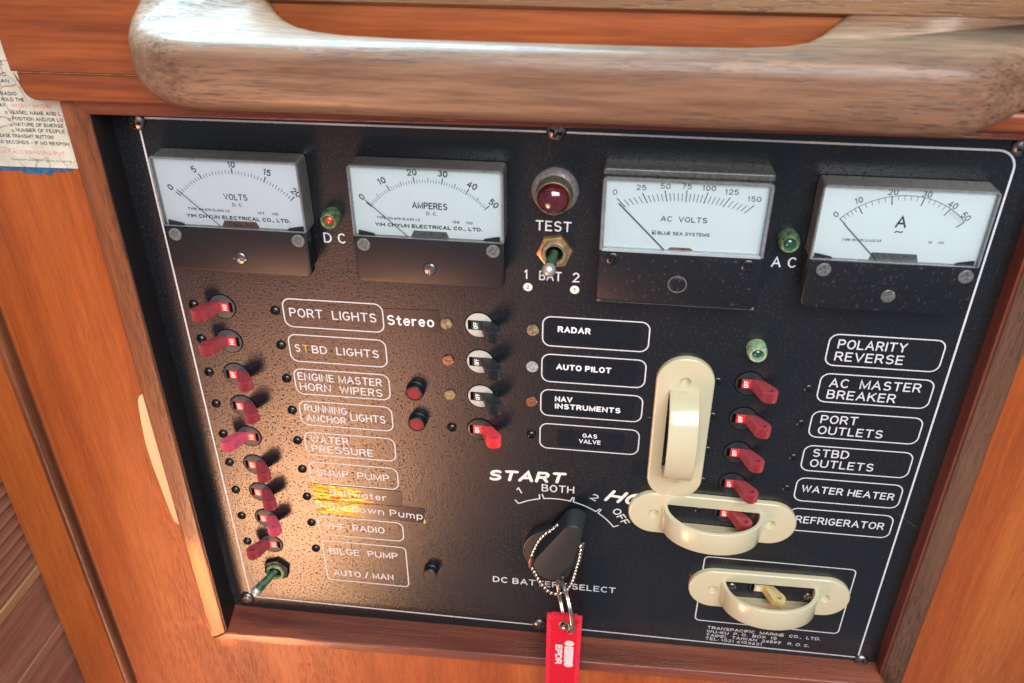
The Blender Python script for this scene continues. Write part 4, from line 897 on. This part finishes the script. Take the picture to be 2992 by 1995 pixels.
# battery selector --------------------------------------------------------
t = thing('battery_selector_knob', 'large black pointer knob of the battery selector with bead chain looped round it', 'selector knob', (0, 0, 0))
obj('skirt', slab(circle(16.6, 56, 184.9, -233.2), 0, 4.6, 1.2, 4), 'black_knob', t)
c0 = Vector((185.8, -232.8)); r0 = 10.2; c1 = Vector((195.6, -207.6)); r1 = 5.4; dd = (c1-c0); L_ = dd.length; an = math.atan2(dd.y, dd.x); be = math.acos((r0-r1)/L_)
ol = [tuple(c0+Vector((cos(a), sin(a)))*r0) for a in [an+be+(2*pi-2*be)*k/22 for k in range(23)]]+[tuple(c1+Vector((cos(a), sin(a)))*r1) for a in [an-be+(2*be)*k/12 for k in range(13)]]
if sum(ol[i-1][0]*ol[i][1]-ol[i][0]*ol[i-1][1] for i in range(len(ol))) < 0: ol.reverse()
grip = slab(ol, 4.5, 15.0, 0.8, 4); 
def shear(me):
    for q in me.vertices:
        u, v, w = q.co.x*1000, q.co.z*1000, -q.co.y*1000; k = (15.0-w)/10.5; dx, dy = u-c0.x, v-c0.y
        q.co = V(c0.x+dx*(1+.10*k), c0.y+dy*(1+.10*k), w)
shear(grip)
obj('pointer_grip', grip, 'black_knob', t)
exu = dd.normalized(); nx = Vector((-exu.y, exu.x))
for k in range(6):
    pc_ = c0+exu*(14+k*1.6)+nx*(7.5-k*.26); rb = obj('grip_rib', tube([tuple(pc_+nx*.55)+(6,), tuple(pc_)+(14.3,)], .42, 8), 'black_knob', t)
v, f = ribbon([(c0+Vector((cos(a), sin(a)))*19.0)[:] for a in [radians(100+k*8) for k in range(14)]], .35, 4.9); obj('index_ring', tube([(x, y, 5.0) for x, y in [(c0+Vector((cos(a), sin(a)))*16.6)[:] for a in [radians(110+k*9) for k in range(10)]]], .22, 8), 'steel', t)

# key tag ------------------------------------------------------------------
ch = thing('bead_chain', 'small metal bead chain looped round the battery selector knob', 'bead chain')
cp = [(187.5, -205.0, 12), (184.4, -206.2, 15), (181.5, -208.8, 15), (179.4, -212.0, 15), (177.6, -215.6, 15), (176.3, -219.5, 15), (175.0, -223.4, 15), (174.1, -227.8, 15), (174.2, -233.4, 15), (175.8, -236.5, 15), (177.9, -241.6, 15), (180.7, -247.1, 15), (183.9, -251.4, 15), (186.4, -252.8, 15), (189.2, -252.9, 15), (191.8, -251.5, 15), (194.3, -249.0, 15), (196.8, -242.9, 15), (198.0, -236.5, 15), (198.4, -233.1, 15), (199.9, -224.9, 15), (200.6, -217.3, 15), (200.0, -214.2, 13)]
obj('wire', tube(cp, .3, 6), 'nickel', ch)
bead = sphere(1.22, 1.0, 12, 8)
acc = 0.0; sp = 2.6; nb = 0
for a, b in zip(cp[:-1], cp[1:]):
    A = Vector(a); B = Vector(b); L_ = (B-A).length; x = acc
    while x < L_: obj('bead', bead, 'nickel', ch, tuple(A.lerp(B, x/L_))); x += sp; nb += 1
    acc = x-L_
obj('connector', tube([(174.3, -226.4, 15.2), (173.9, -230, 15.4), (174.0, -233.6, 15.2)], [1.1, 1.4, 1.1], 14), 'copper', ch)
obj('connector', tube([(201.8, -214.4, 13.5), (201.4, -220, 13.8), (200.6, -227, 14), (199.2, -231.5, 14.2)], .7, 8), 'steel', ch)
rg = thing('split_ring', 'double steel split ring between the bead chain and the red tag', 'key ring')
rc = Vector((193.8, -252.4, 22.5)); e1 = Vector((-.20, .90, -.38)).normalized(); e2 = Vector((.36, .10, .93)); e2 = (e2-e1*e2.dot(e1)).normalized(); e3 = e1.cross(e2)
pts = [tuple(rc+e1*15.2*cos(a)+e2*13.0*sin(a)+e3*(0.85*(a/(2*pi)-1))) for a in [4*pi*k/120 for k in range(121)]]
obj('coil', tube(pts, .78, 10), 'nickel', rg)
tg = thing('key_tag', 'red embroidered fabric key tag hanging from the split ring over the lower frame', 'key tag', (193.9, -257.6, 25))
TW, TL = 18.4, 74
web = slab([(x, y-TL/2) for x, y in rrect(TW-2.4, TL-2.4, .6, 3)], -0.9, 0.9, 0.3, 2)
hole_ = slab(circle(2.3, 20, 0, -7.0), -3, 3); web = cut(web, [hole_]); obj('webbing', web, 'webbing', tg)
brd = []
for k in range(int(TL/1.05)):
    for s in (-1, 1): brd.append(moved(slab(rrect(2.6, 0.86, .4, 2), -1.25, 1.25, .4, 2), (s*(TW/2-.9), -1.2-k*1.05, 0)))
for k in range(14): brd.append(moved(slab(rrect(0.9, 2.7, .4, 2), -1.25, 1.25, .4, 2), (-TW/2+2.6+k*1.02, -0.9, 0)))
obj('stitched_border', join(brd), 'webbing_edge', tg)['kind'] = 'stuff'
obj('eyelet', lathe([(3.2, .8), (3.1, 1.25), (2.6, 1.35), (2.2, 1.0), (2.15, -.9)], 32, caps=(False, False)), 'nickel', tg, (0, -7.0, 0))
for vv in (-21.6, -39.3): obj('embroidered_disc', slab([(x*1.18, y*.96) for x, y in circle(2.25, 24)], .9, 1.3, .15, 2), 'thread_white', tg, (3.3, vv, 0))
for k in range(7): obj('embroidered_bar', slab(rrect(5.2, 1.45, .4, 3), .9, 1.3, .15, 2), 'thread_white', tg, (3.2, -25.1-k*1.9, 0))
me = stroke_text('EPDR', (0, 0), (16.4, 0), 3.9, 1.05, 0.0, gap=.22); me.transform(Matrix.Rotation(pi/2, 4, 'Y'))
obj('embroidered_lettering', me, 'thread_white', tg, (-4.3, -23.4, 1.05))
